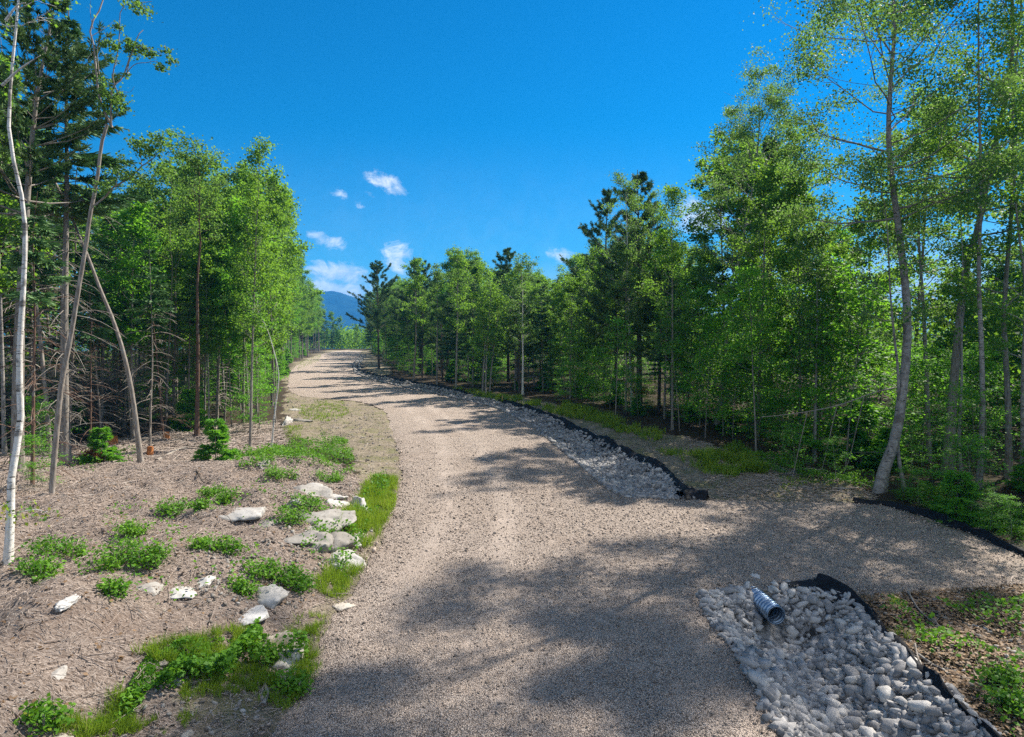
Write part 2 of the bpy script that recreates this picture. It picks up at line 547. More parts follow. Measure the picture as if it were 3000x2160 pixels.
def m_plain(name, c, rough=.6, metal=0.0, var=.25, scale=8.0, spec=.4):
    m, nt, b = new_mat(name)
    tc = nd(nt, 'ShaderNodeTexCoord').outputs['Object']
    n = noise(nt, tc, scale, 5.0, .65)
    col = mixc(nt, maprange(nt, n, .3, .7), tuple(x * (1 - var) for x in c), tuple(min(1, x * (1 + var)) for x in c))
    nt.links.new(col, b.inputs['Base Color'])
    b.inputs['Roughness'].default_value = rough
    b.inputs['Metallic'].default_value = metal
    b.inputs['Specular IOR Level'].default_value = spec
    bump(nt, b, n, .35, .02)
    return m


M = dict(
    gravel=m_gravel(), ground=m_ground(),
    riprap=m_stone('riprap_stone', (.12, .12, .125), (.37, .355, .34), (.66, .62, .56), 3.0),
    pebble=m_stone('pebble_stone', (.13, .105, .085), (.45, .365, .30), (.74, .64, .545), 20.0),
    granite=m_stone('granite_ledge', (.10, .085, .07), (.29, .27, .24), (.53, .515, .49), 1.6),
    slab=m_stone('pale_slab', (.16, .13, .10), (.34, .30, .245), (.50, .46, .39), 1.6),
    maple=m_leaf('maple_leaf', (.036, .11, .026), (.165, .325, .06), (.32, .58, .03), .50, (.24, .20, .03)),
    aspen=m_leaf('aspen_leaf', (.036, .10, .034), (.15, .275, .08), (.27, .48, .05), .47, (.22, .16, .05)),
    under=m_leaf('understory_leaf', (.040, .16, .022), (.19, .43, .045), (.28, .62, .03), .54, (.22, .24, .03)),
    weed=m_leaf('weed_leaf', (.050, .15, .012), (.17, .35, .022), (.22, .48, .02), .35, (.30, .28, .03)),
    grass=m_leaf('grass_blade', (.085, .16, .014), (.27, .38, .035), (.34, .50, .03), .35, (.40, .34, .10)),
    pine=m_leaf('pine_needle', (.034, .085, .026), (.135, .22, .060), (.06, .14, .03), .18, (.20, .13, .04)),
    spruce=m_leaf('spruce_needle', (.042, .12, .042), (.15, .27, .08), (.04, .12, .03), .14),
    litter=m_leaf('fallen_leaf', (.10, .06, .03), (.30, .19, .10), (.25, .14, .06), .15),
    dry=m_leaf('dry_needle', (.12, .05, .022), (.26, .12, .05), (.25, .12, .04), .2),
    birch=m_bark('birch_bark', (.42, .39, .34), (.60, .57, .52), (.72, .70, .66), (4, 4, 2), True),
    aspenb=m_bark('aspen_bark', (.13, .115, .10), (.26, .24, .215), (.40, .375, .34), (4, 4, 3), True),
    grey=m_bark('grey_bark', (.10, .085, .07), (.22, .195, .165), (.36, .33, .29)),
    red=m_bark('red_pine_bark', (.06, .036, .025), (.14, .085, .06), (.22, .155, .115)),
    dark=m_bark('dark_bark', (.035, .028, .022), (.085, .07, .055), (.15, .13, .11)),
    dead=m_bark('dead_wood', (.12, .10, .083), (.25, .215, .18), (.42, .38, .33)),
    cut=m_plain('fresh_cut_wood', (.42, .16, .055), .8, 0, .4, 14.0, .1),
    fabric=m_plain('black_silt_fabric', (.010, .010, .012), .75, 0, .4, 6.0, .2),
    steel=m_plain('galvanized_steel', (.22, .30, .40), .36, .8, .35, 9.0, .5),
    twig=m_bark('twig_bark', (.13, .10, .08), (.37, .30, .25), (.60, .52, .45), (14, 14, 14)),
    mount=m_plain('mountain_forest', (.013, .026, .018), .95, 0, .6, .015, .05),
    stake=m_plain('stake_wood', (.55, .36, .18), .8, 0, .25, 12.0, .1),
)


# ------------------------------------------------------------------ ground, road, ditches, mountain
def axis(lo, hi, step, far, ratio):
    a = list(np.arange(lo, hi + step / 2, step))
    d, x = step, hi
    while x < far:
        d *= ratio
        x += d
        a.append(x)
    d, x = step, lo
    while x > -far:
        d *= ratio
        x -= d
        a.insert(0, x)
    return np.array(a)


def grid_faces(nx, ny):
    i, j = np.meshgrid(np.arange(ny - 1), np.arange(nx - 1), indexing='ij')
    a = (i * nx + j).ravel()
    return np.stack([a, a + 1, a + nx + 1, a + nx], 1)


gx, gy = axis(-20, 14, .14, 6000, 1.09), axis(6, 34, .14, 6000, 1.07)
X, Y = np.meshgrid(gx, gy)
X, Y = X.ravel(), Y.ravel()
Z = terrain(X, Y)
dr = sdist(ROAD, X, Y)
Z = Z - .10 * sstep(.02, -.25, dr)
mb = MB()
mb.add(np.stack([X, Y, Z], 1), grid_faces(len(gx), len(gy)))
g = mb.build('ground', M['ground'], smooth=True)
tag(g, kind='structure')
wob = .35 * fbm(X * .9, Y * .9, 3, 77)
mul = sstep(.4, -.4, sdist(MULCH, X, Y) + wob)
dirt = np.zeros_like(X)
for D in DIRT:
    dirt = np.maximum(dirt, sstep(.5, -.5, sdist(D, X, Y) + wob * 1.4))
dirt = np.maximum(dirt, .75 * sstep(.55, .15, dr + wob * .4))
ditch = np.maximum(sstep(.1, -.3, sdist(RIP_FAR, X, Y)), sstep(.0, -.3, sdist(RIP_NEAR, X, Y)))
for nm, a in (('mulch', mul), ('dirt', dirt), ('rocky', ditch)):
    g.data.attributes.new(nm, 'FLOAT', 'POINT').data.foreach_set('value', a.astype(np.float32))


def sheet(name, poly, mat, lift, jitter, seed, fine=.16, cells=None):
    """a sheet over the terrain inside an outline with an uneven edge"""
    rng = np.random.default_rng(seed)
    B = smooth_line(np.vstack([poly, poly[:1]]), fine)[:-1]
    dist = np.hypot(B[:, 0], B[:, 1])
    keep = [0]
    for i in range(1, len(B)):
        if np.hypot(*(B[i] - B[keep[-1]])) > max(fine, dist[i] * .006):
            keep.append(i)
    B = B[keep]
    tg = np.roll(B, -1, 0) - np.roll(B, 1, 0)
    nr = np.stack([-tg[:, 1], tg[:, 0]], 1) / (np.linalg.norm(tg, axis=1)[:, None] + 1e-9)
    s = np.arange(len(B))
    B = B + nr * (jitter * (.7 * vnoise(B[:, 0] * 1.1, B[:, 1] * 1.1, seed) + .6 * rng.normal(size=len(B)) * .5))[:, None]
    ax, ay = axis(-6, 12, .3, 90, 1.06), axis(7, 24, .3, 250, 1.05)
    ax, ay = ax[(ax > B[:, 0].min()) & (ax < B[:, 0].max())], ay[(ay > B[:, 1].min()) & (ay < B[:, 1].max())]
    gx, gy = np.meshgrid(ax, ay)
    gx, gy = gx.ravel() + rng.normal(size=gx.size) * .01, gy.ravel() + rng.normal(size=gx.size) * .01
    k = sdist(B, gx, gy) < -.12
    pts = [Vector(p) for p in np.vstack([B, np.stack([gx[k], gy[k]], 1)])]
    n = len(B)
    vs, es, fs, *_ = delaunay_2d_cdt(pts, [(i, (i + 1) % n) for i in range(n)], [], 1, 1e-5)
    V = np.array([[p.x, p.y] for p in vs])
    e = sdist(B, V[:, 0], V[:, 1])
    z = terrain(V[:, 0], V[:, 1]) + lift * sstep(.0, -.3, e) - .012 * sstep(-.05, 0, e)
    mb = MB()
    mb.add(np.column_stack([V, z]), [f for f in fs if len(f) == 3])
    o = tag(mb.build(name, mat, smooth=True), kind='structure')
    xc = np.interp(V[:, 1], CENT[:, 1], CENT[:, 0]) + .15 * vnoise(V[:, 1] * .3, V[:, 1] * 0, 3)
    tr = np.exp(-((np.abs(V[:, 0] - xc) - .95) / .35) ** 2) * (.6 + .4 * vnoise(V[:, 0] * .6, V[:, 1] * .6, 8)) * sstep(9, 18, V[:, 1])
    o.data.attributes.new('track', 'FLOAT', 'POINT').data.foreach_set('value', tr.astype(np.float32))
    return o


sheet('gravel_road', ROAD, M['gravel'], .03, .2, 5)

# mountain far beyond the end of the road
mx, my = np.meshgrid(np.linspace(-3800, 2400, 180), np.linspace(2100, 4600, 80))
c0 = flat(972, 900, CAMH - 1)  # bearing only
bx = ray(972, 900)[0] / ray(972, 900)[1] * 3000
ridge = 62 * np.exp(-np.abs(mx - bx) / 230) + 112 * np.exp(-((mx - bx - 60) / 640) ** 2) + 62 * np.exp(-((mx - bx + 300) / 1000) ** 2)
prof = np.exp(-((my - 3050) / 520) ** 2)
mzz = -55 + (ridge + 45) * prof + 9 * fbm(mx / 150, my / 150, 5, 9) * prof + 14 * fbm(mx / 420, my / 420, 3, 19) * prof
mb = MB()
mb.add(np.stack([mx.ravel(), my.ravel(), mzz.ravel()], 1), grid_faces(180, 80))
tag(mb.build('mountain', M['mount'], smooth=True), 'forested blue mountain rising beyond the end of the road', kind='structure')


def stone_shape(rng, sub=1, flatten=.7, elong=1.4, rough=.18):
    import bmesh
    bm = bmesh.new()
    bmesh.ops.create_icosphere(bm, subdivisions=sub, radius=1)
    v = np.array([q.co[:] for q in bm.verts])
    f = np.array([[q.index for q in p.verts] for p in bm.faces])
    bm.free()
    for _ in range(rng.integers(7, 12)):                     # cut faces
        n = rng.normal(size=3)
        n /= np.linalg.norm(n)
        d = v @ n
        h = rng.uniform(.42, .78)
        v = v - np.maximum(d - h, 0)[:, None] * n[None] * .97
    v = v * (1 + rough * rng.normal(size=(len(v), 1)) * .08)
    v = v * np.array([elong * rng.uniform(.85, 1.15), rng.uniform(.8, 1.1), flatten * rng.uniform(.8, 1.2)])
    return v, f


def hull_stone(rng, npts=13, flatten=.65, elong=1.4):
    import bmesh
    bm = bmesh.new()
    q = rng.normal(size=(npts, 3))
    q = q / np.linalg.norm(q, axis=1)[:, None] * rng.uniform(.85, 1.1, (npts, 1))
    q = np.sign(q) * np.abs(q) ** .75
    for c in q * [elong, 1.0, flatten]:
        bm.verts.new(c)
    r = bmesh.ops.convex_hull(bm, input=bm.verts[:])
    bmesh.ops.delete(bm, geom=[e for e in r['geom_interior'] if isinstance(e, bmesh.types.BMVert)], context='VERTS')
    bm.verts.index_update()
    bmesh.ops.triangulate(bm, faces=bm.faces[:])
    v = np.array([w.co[:] for w in bm.verts])
    f = np.array([[w.index for w in p.verts] for p in bm.faces])
    bm.free()
    return v, f


def rotm(rng, tilt=.5):
    a, b, c = rng.uniform(0, 6.28), rng.normal() * tilt, rng.normal() * tilt
    ca, sa, cb, sb, cc, sc = math.cos(a), math.sin(a), math.cos(b), math.sin(b), math.cos(c), math.sin(c)
    return np.array([[ca, -sa, 0], [sa, ca, 0], [0, 0, 1]]) @ np.array([[1, 0, 0], [0, cb, -sb], [0, sb, cb]]) @ np.array([[cc, 0, sc], [0, 1, 0], [-sc, 0, cc]])


def sample_in(poly, n, rng, margin=0.0):
    lo, hi = poly.min(0), poly.max(0)
    out = np.zeros((0, 2))
    for _ in range(40):
        q = rng.uniform(lo, hi, (max(n, 500) * 3, 2))
        q = q[sdist(poly, q[:, 0], q[:, 1]) < -margin]
        out = np.vstack([out, q])
        if len(out) >= n:
            break
    return out[:n]


def in_view(x, y, z=0.0, pad=1.05):
    """keeps only what stands inside the field of view"""
    c, s = math.cos(PITCH), math.sin(PITCH)
    zz = z - CAMH
    dep = y * c - zz * s
    up = zz * c + y * s
    return (dep > .5) & (np.abs(x) < dep * 512 / F * pad) & (np.abs(up) < dep * 368.5 / F * pad)


def riprap():
    rng = np.random.default_rng(8)
    protos = [hull_stone(rng, 22 if i < 6 else 12, rng.uniform(.5, .8), rng.uniform(1.1, 1.75)) for i in range(18)]
    bulk = MB()
    # the small and far stones: one mass
    def throw(poly, n, lo, hi, margin, seed, near=None, hole=None):
        r2 = np.random.default_rng(seed)
        P = sample_in(poly, n, r2, margin)
        P = P[in_view(P[:, 0], P[:, 1], -.3, 1.12)]
        zz = terrain(P[:, 0], P[:, 1])
        for (x, y), z in zip(P, zz):
            if hole and hole(x, y):
                continue
            s = r2.uniform(lo, hi) * (1 if r2.random() < .85 else 1.5)
            v, f = protos[r2.integers(6, 18)]
            bulk.add(v * s @ rotm(r2).T + [x, y, z + s * r2.uniform(.05, .5)], f, r2.uniform(.1, .9))
    hole = lambda x, y: abs(x - PIPE_X) < .26 and y > 12.35
    hole2 = lambda x, y: hole(x, y) or (x > 5.7 and x < 7.4 and y > 12.2 and y < 13.9 and random.random() < .55)
    random.seed(3)
    throw(RIP_NEAR, 5200, .04, .08, -.12, 21, hole=hole2)
    throw(RIP_FAR[:], 13000, .06, .11, -.1, 22)
    near_strip = RIP_FAR[(RIP_FAR[:, 1] < 34)]
    throw(near_strip, 5200, .05, .085, -.05, 23)
    tag(bulk.build('riprap', M['riprap']), 'loose grey riprap stones filling the drainage ditches', kind='stuff')
    # the larger stones: each an object
    r3 = np.random.default_rng(31)
    P = sample_in(RIP_NEAR, 2600, r3, -.05)
    P = P[in_view(P[:, 0], P[:, 1], -.4, 1.0)]
    got, first = [], []
    for i in range(6):
        v, f = protos[i]
        m = MB()
        m.add(v, f)
        first.append((v, f, m))
    meshes = []
    cnt = 0
    placed = []
    for x, y in P:
        if cnt >= 300:
            break
        if hole2(x, y) or y > 13.6:
            continue
        s = r3.uniform(.07, .118) * (1.35 if r3.random() < .12 else 1) * (1.1 if y < 10.5 else .92)
        if any((x - a) ** 2 + (y - b) ** 2 < (.72 * (s + c)) ** 2 for a, b, c in placed):
            continue
        placed.append((x, y, s))
        k = r3.integers(0, 6)
        if len(meshes) < 6 and all(q[0] != k for q in meshes):
            o = first[k][2].build('riprap_stone', M['riprap'])
            meshes.append((k, o))
        else:
            src = next((q[1] for q in meshes if q[0] == k), None)
            if src is None:
                o = first[k][2].build('riprap_stone', M['riprap'])
                meshes.append((k, o))
            else:
                o = src.copy()
                COL.objects.link(o)
        o.location = (x, y, tz(x, y) + s * r3.uniform(.3, .7))
        o.rotation_euler = (r3.normal() * .4, r3.normal() * .4, r3.uniform(0, 6.28))
        o.scale = (s * r3.uniform(.85, 1.25), s * r3.uniform(.85, 1.15), s * r3.uniform(.8, 1.2))
        tag(o, 'angular grey stone lying in the rock lined ditch below the culvert', 'stone', 'riprap stones in the near drainage ditch')
        cnt += 1


riprap()


def loose_gravel():
    rng = np.random.default_rng(4)
    protos = [stone_shape(rng, 0 + 1, .7, 1.2) for _ in range(2)]
    # light octahedra, thousands of them
    o = np.array([[1, 0, 0], [-1, 0, 0], [0, 1, 0], [0, -1, 0], [0, 0, 1], [0, 0, -1]], float)
    f = np.array([[0, 2, 4], [2, 1, 4], [1, 3, 4], [3, 0, 4], [2, 0, 5], [1, 2, 5], [3, 1, 5], [0, 3, 5]])
    lo, hi = np.array([-13, 7.4]), np.array([15.5, 44])
    n = 620000
    q = rng.uniform(lo, hi, (n, 2))
    q = q[rng.random(n) < np.clip((9.5 / q[:, 1]) ** 1.6, 0, 1) * sstep(44, 18, q[:, 1])]
    d = sdist(ROAD, q[:, 0], q[:, 1])
    xc = np.interp(q[:, 1], CENT[:, 1], CENT[:, 0])
    tr = np.exp(-((np.abs(q[:, 0] - xc) - .95) / .32) ** 2)
    kk = (d < .12) & (rng.random(len(q)) > .6 * tr * (q[:, 1] > 12))
    q, d = q[kk], d[kk]
    k = in_view(q[:, 0], q[:, 1], 0, 1.06)
    q = q[k]
    N = len(q)
    s = rng.lognormal(0, .40, N) * .0105 * np.clip(q[:, 1] / 12, .9, 1.6)
    sc = s[:, None] * np.stack([rng.uniform(.8, 1.5, N), rng.uniform(.7, 1.2, N), rng.uniform(.6, 1.0, N)], 1)
    a = rng.uniform(0, 6.28, N)
    V = o[None] * sc[:, None] + rng.normal(size=(N, 6, 3)) * (s * .22)[:, None, None]
    t = rng.normal(size=(N,)) * .5
    z2 = V[:, :, 2] * np.cos(t)[:, None] + V[:, :, 0] * np.sin(t)[:, None]
    x2 = V[:, :, 0] * np.cos(t)[:, None] - V[:, :, 2] * np.sin(t)[:, None]
    xx = x2 * np.cos(a)[:, None] - V[:, :, 1] * np.sin(a)[:, None]
    yy = x2 * np.sin(a)[:, None] + V[:, :, 1] * np.cos(a)[:, None]
    zz = terrain(q[:, 0], q[:, 1]) + .03 + s * .25
    V = np.stack([xx + q[:, :1], yy + q[:, 1:], z2 + zz[:, None]], 2)
    mb = MB()
    mb.add(V.reshape(-1, 3), (np.arange(N)[:, None, None] * 6 + f[None]).reshape(-1, 3), np.repeat(rng.uniform(0, 1, N), 6))
    tag(mb.build('gravel', M['pebble']), 'loose crushed gravel covering the road', kind='stuff')


loose_gravel()


# ------------------------------------------------------------------ culvert, fabric, stakes
def culvert():
    t = thing('culvert_pipe', 'corrugated galvanized steel culvert pipe sticking out of the gravel embankment', 'culvert', (PIPE_X, 12.55, -.36), rz=R(4))
    n, sides, L = 160, 40, 3.0
    y = np.linspace(0, L, n)
    a = np.arange(sides) / sides * 2 * np.pi
    rip = .020 * np.sin(y[:, None] / .105 * 2 * np.pi + a[None])
    def wall(rr, flip):
        V = np.stack([np.cos(a)[None] * rr, np.repeat(y[:, None], sides, 1), np.sin(a)[None] * rr + .2 - .02 * y[:, None]], 2).reshape(-1, 3)
        i, j = np.meshgrid(np.arange(n - 1), np.arange(sides), indexing='ij')
        i, j = i.ravel(), j.ravel()
        k = (j + 1) % sides
        F_ = np.stack([i * sides + j, i * sides + k, (i + 1) * sides + k, (i + 1) * sides + j], 1)
        return V, F_[:, ::-1] if flip else F_
    m = MB()
    V, F_ = wall(.185 + rip, True)
    m.add(V, F_)
    o = m.build('pipe_wall', M['steel'], t, True)
    m = MB()
    V, F_ = wall(.176 + rip, False)
    m.add(V, F_)
    m.build('pipe_lining', M['steel'], t, True)
    m = MB()
    ring = np.stack([np.cos(a), np.zeros(sides), np.sin(a)], 1)
    pr = [(.172, -.004), (.172, .02), (.192, .02), (.192, -.004)]
    V = np.vstack([ring * r_ + [0, d_, .2] for r_, d_ in pr])
    F_ = [[q * sides + j, q * sides + (j + 1) % sides, ((q + 1) % 4) * sides + (j + 1) % sides, ((q + 1) % 4) * sides + j] for q in range(4) for j in range(sides)]
    m.add(V, F_)
    m.build('rim', M['steel'], t)


culvert()


def fabric(name, px, label, width, height, seed, fold=.05):
    rng = np.random.default_rng(seed)
    P = smooth_line([ground_at(*p)[:2] for p in px], .12)
    d = np.hypot(P[:, 0], P[:, 1])
    keep = [0]
    for i in range(1, len(P)):
        if np.hypot(*(P[i] - P[keep[-1]])) > max(.1, d[i] * .006):
            keep.append(i)
    P = P[keep]
    T = np.gradient(P, axis=0)
    Nn = np.stack([-T[:, 1], T[:, 0]], 1) / (np.linalg.norm(T, axis=1)[:, None] + 1e-9)
    n, m_ = len(P), 9
    s = np.cumsum(np.r_[0, np.hypot(*(np.diff(P, axis=0).T))])
    w = width * (1 + .3 * vnoise(s * .7, s * 0 + seed, seed))
    u = np.linspace(-.5, .5, m_)
    prof = np.array([.0, .15, .4, .8, 1.0, .75, .35, .1, .0])
    V = np.zeros((n, m_, 3))
    for j in range(m_):
        xy = P + Nn * (w * u[j] + .05 * vnoise(s * 2.2, s * 0 + j * .7, seed + 3))[:, None]
        V[:, j, :2] = xy
        V[:, j, 2] = terrain(xy[:, 0], xy[:, 1]) + .02 + height * prof[j] * (1 + .35 * vnoise(s * 1.3, s * 0 + j * .5, seed + 5)) + fold * vnoise(s * 3.1, s * 0 + j * 1.3, seed + 9)
    mb = MB()
    top = V.reshape(-1, 3)
    F_ = grid_faces(m_, n)
    mb.add(top, F_)
    mb.add(top - [0, 0, .012], F_[:, ::-1])
    return tag(mb.build(name, M['fabric'], smooth=True), label, 'silt fabric')


fabric('silt_fabric', [(2400, 1700), (2475, 1738), (2560, 1822), (2660, 1925), (2760, 2025), (2930, 2190), (3000, 2270)], 'long strip of black silt fabric edging the rocky ditch below the culvert', .26, .13, 3)
fabric('silt_fabric', [(2500, 1474), (2600, 1482), (2700, 1508), (2800, 1545), (2920, 1595), (3040, 1645), (3180, 1705)], 'black silt fabric strip along the forest edge of the side driveway', .3, .16, 5)
fabric('silt_fabric', [(2070, 1462), (2010, 1442), (1950, 1386), (1850, 1327), (1720, 1266), (1590, 1214), (1455, 1175), (1330, 1146), (1190, 1119), (1100, 1102), (1052, 1086), (1046, 1068)], 'black silt fabric strip running up the far ditch beside the main road', .6, .2, 7)
fabric('silt_fabric', [(2300, 1818), (2350, 1812), (2400, 1790), (2440, 1765), (2475, 1748)], 'torn patch of black fabric exposed among stones beside the culvert mouth', .6, .06, 9, .08)
fabric('silt_fabric', [(1990, 1462), (2020, 1456), (2060, 1464), (2085, 1466)], 'bunched end of black silt fabric where the side driveway meets the far ditch', .5, .28, 12, .1)


# ------------------------------------------------------------------ tree growing
def resample(pts, n):
    p = smooth_line(pts, .05 * max(1, np.linalg.norm(np.asarray(pts[-1]) - np.asarray(pts[0])) / 5))
    s = np.r_[0, np.cumsum(np.linalg.norm(np.diff(p, axis=0), axis=1))]
    q = np.linspace(0, s[-1], n)
    return np.stack([np.interp(q, s, p[:, i]) for i in range(3)], 1)


def stem_pts(rng, h, lean=.05, wig=.06, n=9):
    az = rng.uniform(0, 6.28)
    t = np.linspace(0, 1, n)
    x = lean * h * t ** 1.3 * math.cos(az) + np.cumsum(rng.normal(size=n)) * wig * h / 40
    y = lean * h * t ** 1.3 * math.sin(az) + np.cumsum(rng.normal(size=n)) * wig * h / 40
    P = np.stack([x - x[0], y - y[0], t * h], 1)
    P[0, 2] = -.25
    return P


def limb(p, az, el, L, rng, n=6, curve=.25, wig=.06):
    s = np.linspace(0, 1, n)
    d = np.array([math.cos(az) * math.cos(el), math.sin(az) * math.cos(el), math.sin(el)])
    P = p[None] + d[None] * (s * L)[:, None]
    P[:, 2] += curve * L * s ** 2
    P[1:] += np.cumsum(rng.normal(size=(n - 1, 3)), 0) * wig * L / 3
    return P


def grow(rng, trunk, r0, cb, Rad, nb, nleaf, ls, prof=None, e0=.1, e1=1.1, nsec=5, sh=.21, sv=.12, up=.7, drop=.15, taper=.12, curve=.2, sides=8, side=None):
    """broadleaf: trunk polyline -> (wood, leaves)"""
    W, C = MB(), MB()
    P = resample(trunk, 22)
    t = np.linspace(0, 1, 22)
    rr = r0 * (1 - (1 - taper) * t ** .9)
    rr[0] *= 1.35
    rr[1] *= 1.1
    W.tube(P, rr, sides)
    prof = prof or (lambda q: .35 + .65 * math.sin(math.pi * min(1, .12 + q * .8)))
    cl = []
    for i in range(nb):
        q = (i + rng.random()) / nb
        tt = cb + (1 - cb) * q * .98
        p = np.array([np.interp(tt, t, P[:, k]) for k in range(3)])
        az = i * 2.399 + rng.normal() * .5
        if side is not None and rng.random() < .7:
            az = side + rng.normal() * .7
        L = Rad * prof(q) * rng.uniform(.6, 1.25)
        el = e0 + (e1 - e0) * q + rng.normal() * .15
        B = limb(p, az, el, L, rng, 7, curve)
        rb = max(.006, np.interp(tt, t, rr) * rng.uniform(.3, .5))
        W.tube(B, np.linspace(rb, .006, 7), 5, cap=False)
        cl.append(B[-1])
        for k in range(nsec):
            s = rng.uniform(.25, 1.0)
            b = np.array([np.interp(s, np.linspace(0, 1, 7), B[:, c]) for c in range(3)])
            l2 = L * rng.uniform(.22, .5) * (1.15 - .5 * s)
            B2 = limb(b, az + rng.choice([-1, 1]) * rng.uniform(.4, 1.2), el * .5 + rng.normal() * .3, l2, rng, 4, curve * .6)
            W.tube(B2, np.linspace(max(.005, rb * .4), .004, 4), 4, cap=False)
            if rng.random() > drop:
                cl += [B2[-1], B2[2]]
    cl = np.array(cl)
    cl += rng.normal(size=cl.shape) * [.1, .1, .05]
    w = rng.gamma(1.6, 1, len(cl))
    cnt = rng.poisson(nleaf * w / w.sum())
    idx = np.repeat(np.arange(len(cl)), cnt)
    ct = rng.uniform(.0, .85, len(cl)) ** 1.2
    pts = cl[idx] + rng.normal(size=(len(idx), 3)) * [sh, sh, sv]
    tl = np.clip(ct[idx] + rng.normal(size=len(idx)) * .14, 0, .86)
    tl = np.where(rng.random(len(idx)) < .02, 1.0, tl)
    C.leaves(pts, ls, rng, up, tl)
    return W, C


def grow_pine(rng, trunk, r0, cb, Rad, nwh, ls=.26, dens=1.0, prof=None, upsw=.35):
    """white pine: whorls of upswept limbs ending in needle brushes"""
    W, C = MB(), MB()
    P = resample(trunk, 20)
    t = np.linspace(0, 1, 20)
    rr = r0 * (1 - .9 * t)
    rr[0] *= 1.25
    W.tube(P, rr, 8)
    prof = prof or (lambda q: (1 - q) ** .75 * (.8 + .2 * math.sin(q * 25)))
    for i in range(nwh):
        q = (i + rng.random() * .5) / nwh
        tt = cb + (1 - cb) * q * .97
        p = np.array([np.interp(tt, t, P[:, k]) for k in range(3)])
        for j in range(rng.integers(3, 6)):
            az = rng.uniform(0, 6.28)
            L = Rad * prof(q) * rng.uniform(.55, 1.2) + .25
            B = limb(p, az, .02 + .6 * q, L, rng, 6, upsw)
            W.tube(B, np.linspace(max(.008, np.interp(tt, t, rr) * .35), .006, 6), 4, cap=False)
            ns = int(4 + L * 5)
            for k in range(ns):
                s = rng.uniform(.22, 1) ** .7
                b = np.array([np.interp(s, np.linspace(0, 1, 6), B[:, c]) for c in range(3)])
                a2 = az + rng.choice([-1, 1]) * rng.uniform(.2, 1.1)
                l2 = rng.uniform(.18, .5) * (.5 + .25 * L)
                B2 = limb(b, a2, .35 + rng.normal() * .25, l2, rng, 3, .35)
                n = int(34 * dens)
                u = rng.uniform(.25, 1, n)
                base = B2[0] + (B2[-1] - B2[0]) * u[:, None]
                ax = (B2[-1] - B2[0]) / (np.linalg.norm(B2[-1] - B2[0]) + 1e-9)
                dd = rng.normal(size=(n, 3)) * .75 + ax * 1.0 + [0, 0, .25]
                dd *= (ls * rng.uniform(.6, 1.1, n) / (np.linalg.norm(dd, axis=1) + 1e-9))[:, None]
                tt_ = np.clip(rng.uniform(.1, .8) + rng.normal(size=n) * .12, 0, .85)
                C.blades(base, dd, .021, rng, tt_)
    return W, C


def grow_spruce(rng, trunk, r0, cb, Rad, nwh, dens=1.0, bare=0, blen=1.3, droop=-.18, gap=.12, top=.97):
    """spruce or fir: tiers of flat drooping sprays; bare = dead lower limbs"""
    W, C = MB(), MB()
    P = resample(trunk, 18)
    t = np.linspace(0, 1, 18)
    rr = r0 * (1 - .9 * t)
    rr[0] *= 1.25
    W.tube(P, rr, 7)
    for i in range(bare):
        tt = .05 + (cb + .1 - .05) * (i + rng.random()) / bare
        p = np.array([np.interp(tt, t, P[:, k]) for k in range(3)])
        az, L = rng.uniform(0, 6.28), blen * rng.uniform(.35, 1.1)
        B = limb(p, az, .25 + rng.normal() * .2, L, rng, 6, -.45 + rng.normal() * .15, .05)
        W.tube(B, np.linspace(.02, .007, 6), 3, .8, cap=False)
        for k in range(rng.integers(1, 4)):
            s = rng.uniform(.4, .95)
            b = np.array([np.interp(s, np.linspace(0, 1, 6), B[:, c]) for c in range(3)])
            B2 = limb(b, az + rng.choice([-1, 1]) * rng.uniform(.5, 1), -.3, L * .35, rng, 3, -.2)
            W.tube(B2, [.010, .008, .006], 3, .8, cap=False)
    for i in range(nwh):
        q = (i + rng.random() * .6) / nwh
        tt = cb + (top - cb) * q
        p = np.array([np.interp(tt, t, P[:, k]) for k in range(3)])
        for j in range(rng.integers(4, 7)):
            if rng.random() < gap:
                continue
            az = rng.uniform(0, 6.28)
            L = (Rad * (1 - q) ** .85 + .12) * rng.uniform(.65, 1.15)
            B = limb(p, az, .1 + .7 * q ** 2, L, rng, 6, droop * (1 - q), .03)
            W.tube(B, np.linspace(max(.006, np.interp(tt, t, rr) * .3), .004, 6), 3, cap=False)
            n = int((10 + L * 42) * dens)
            s = rng.uniform(.15, 1, n) ** .8
            base = np.stack([np.interp(s, np.linspace(0, 1, 6), B[:, c]) for c in range(3)], 1)
            sg = rng.choice([-1, 1], n)
            ang = az + sg * rng.uniform(.45, 1.1, n)
            ln = (.10 + .36 * L * (1.1 - s)) * rng.uniform(.6, 1.1, n)
            dd = np.stack([np.cos(ang) * ln, np.sin(ang) * ln, ln * rng.normal(-.12, .18, n)], 1)
            tv = np.clip(rng.uniform(.1, .7) + .25 * s * rng.random(n), 0, .85)
            m = 3
            for u in range(m):                                # needles along each spray
                bb = base + dd * (u / m)
                d2 = dd / (np.linalg.norm(dd, axis=1)[:, None] + 1e-9) * .15 + rng.normal(size=(n, 3)) * .055
                C.blades(bb, d2 + dd * .32, .022, rng, tv)
            C.blades(base, dd, .03, rng, tv)
    return W, C


def plant_tree(name, label, cat, loc, WC, bark, leaf, group=None, rz=0.0, scale=1.0, crown='crown'):
    t = thing(name, label, cat, loc, group, rz, scale)
    WC[0].build('trunk', M[bark], t, True)
    if WC[1].n:
        WC[1].build(crown, M[leaf], t)
    return t


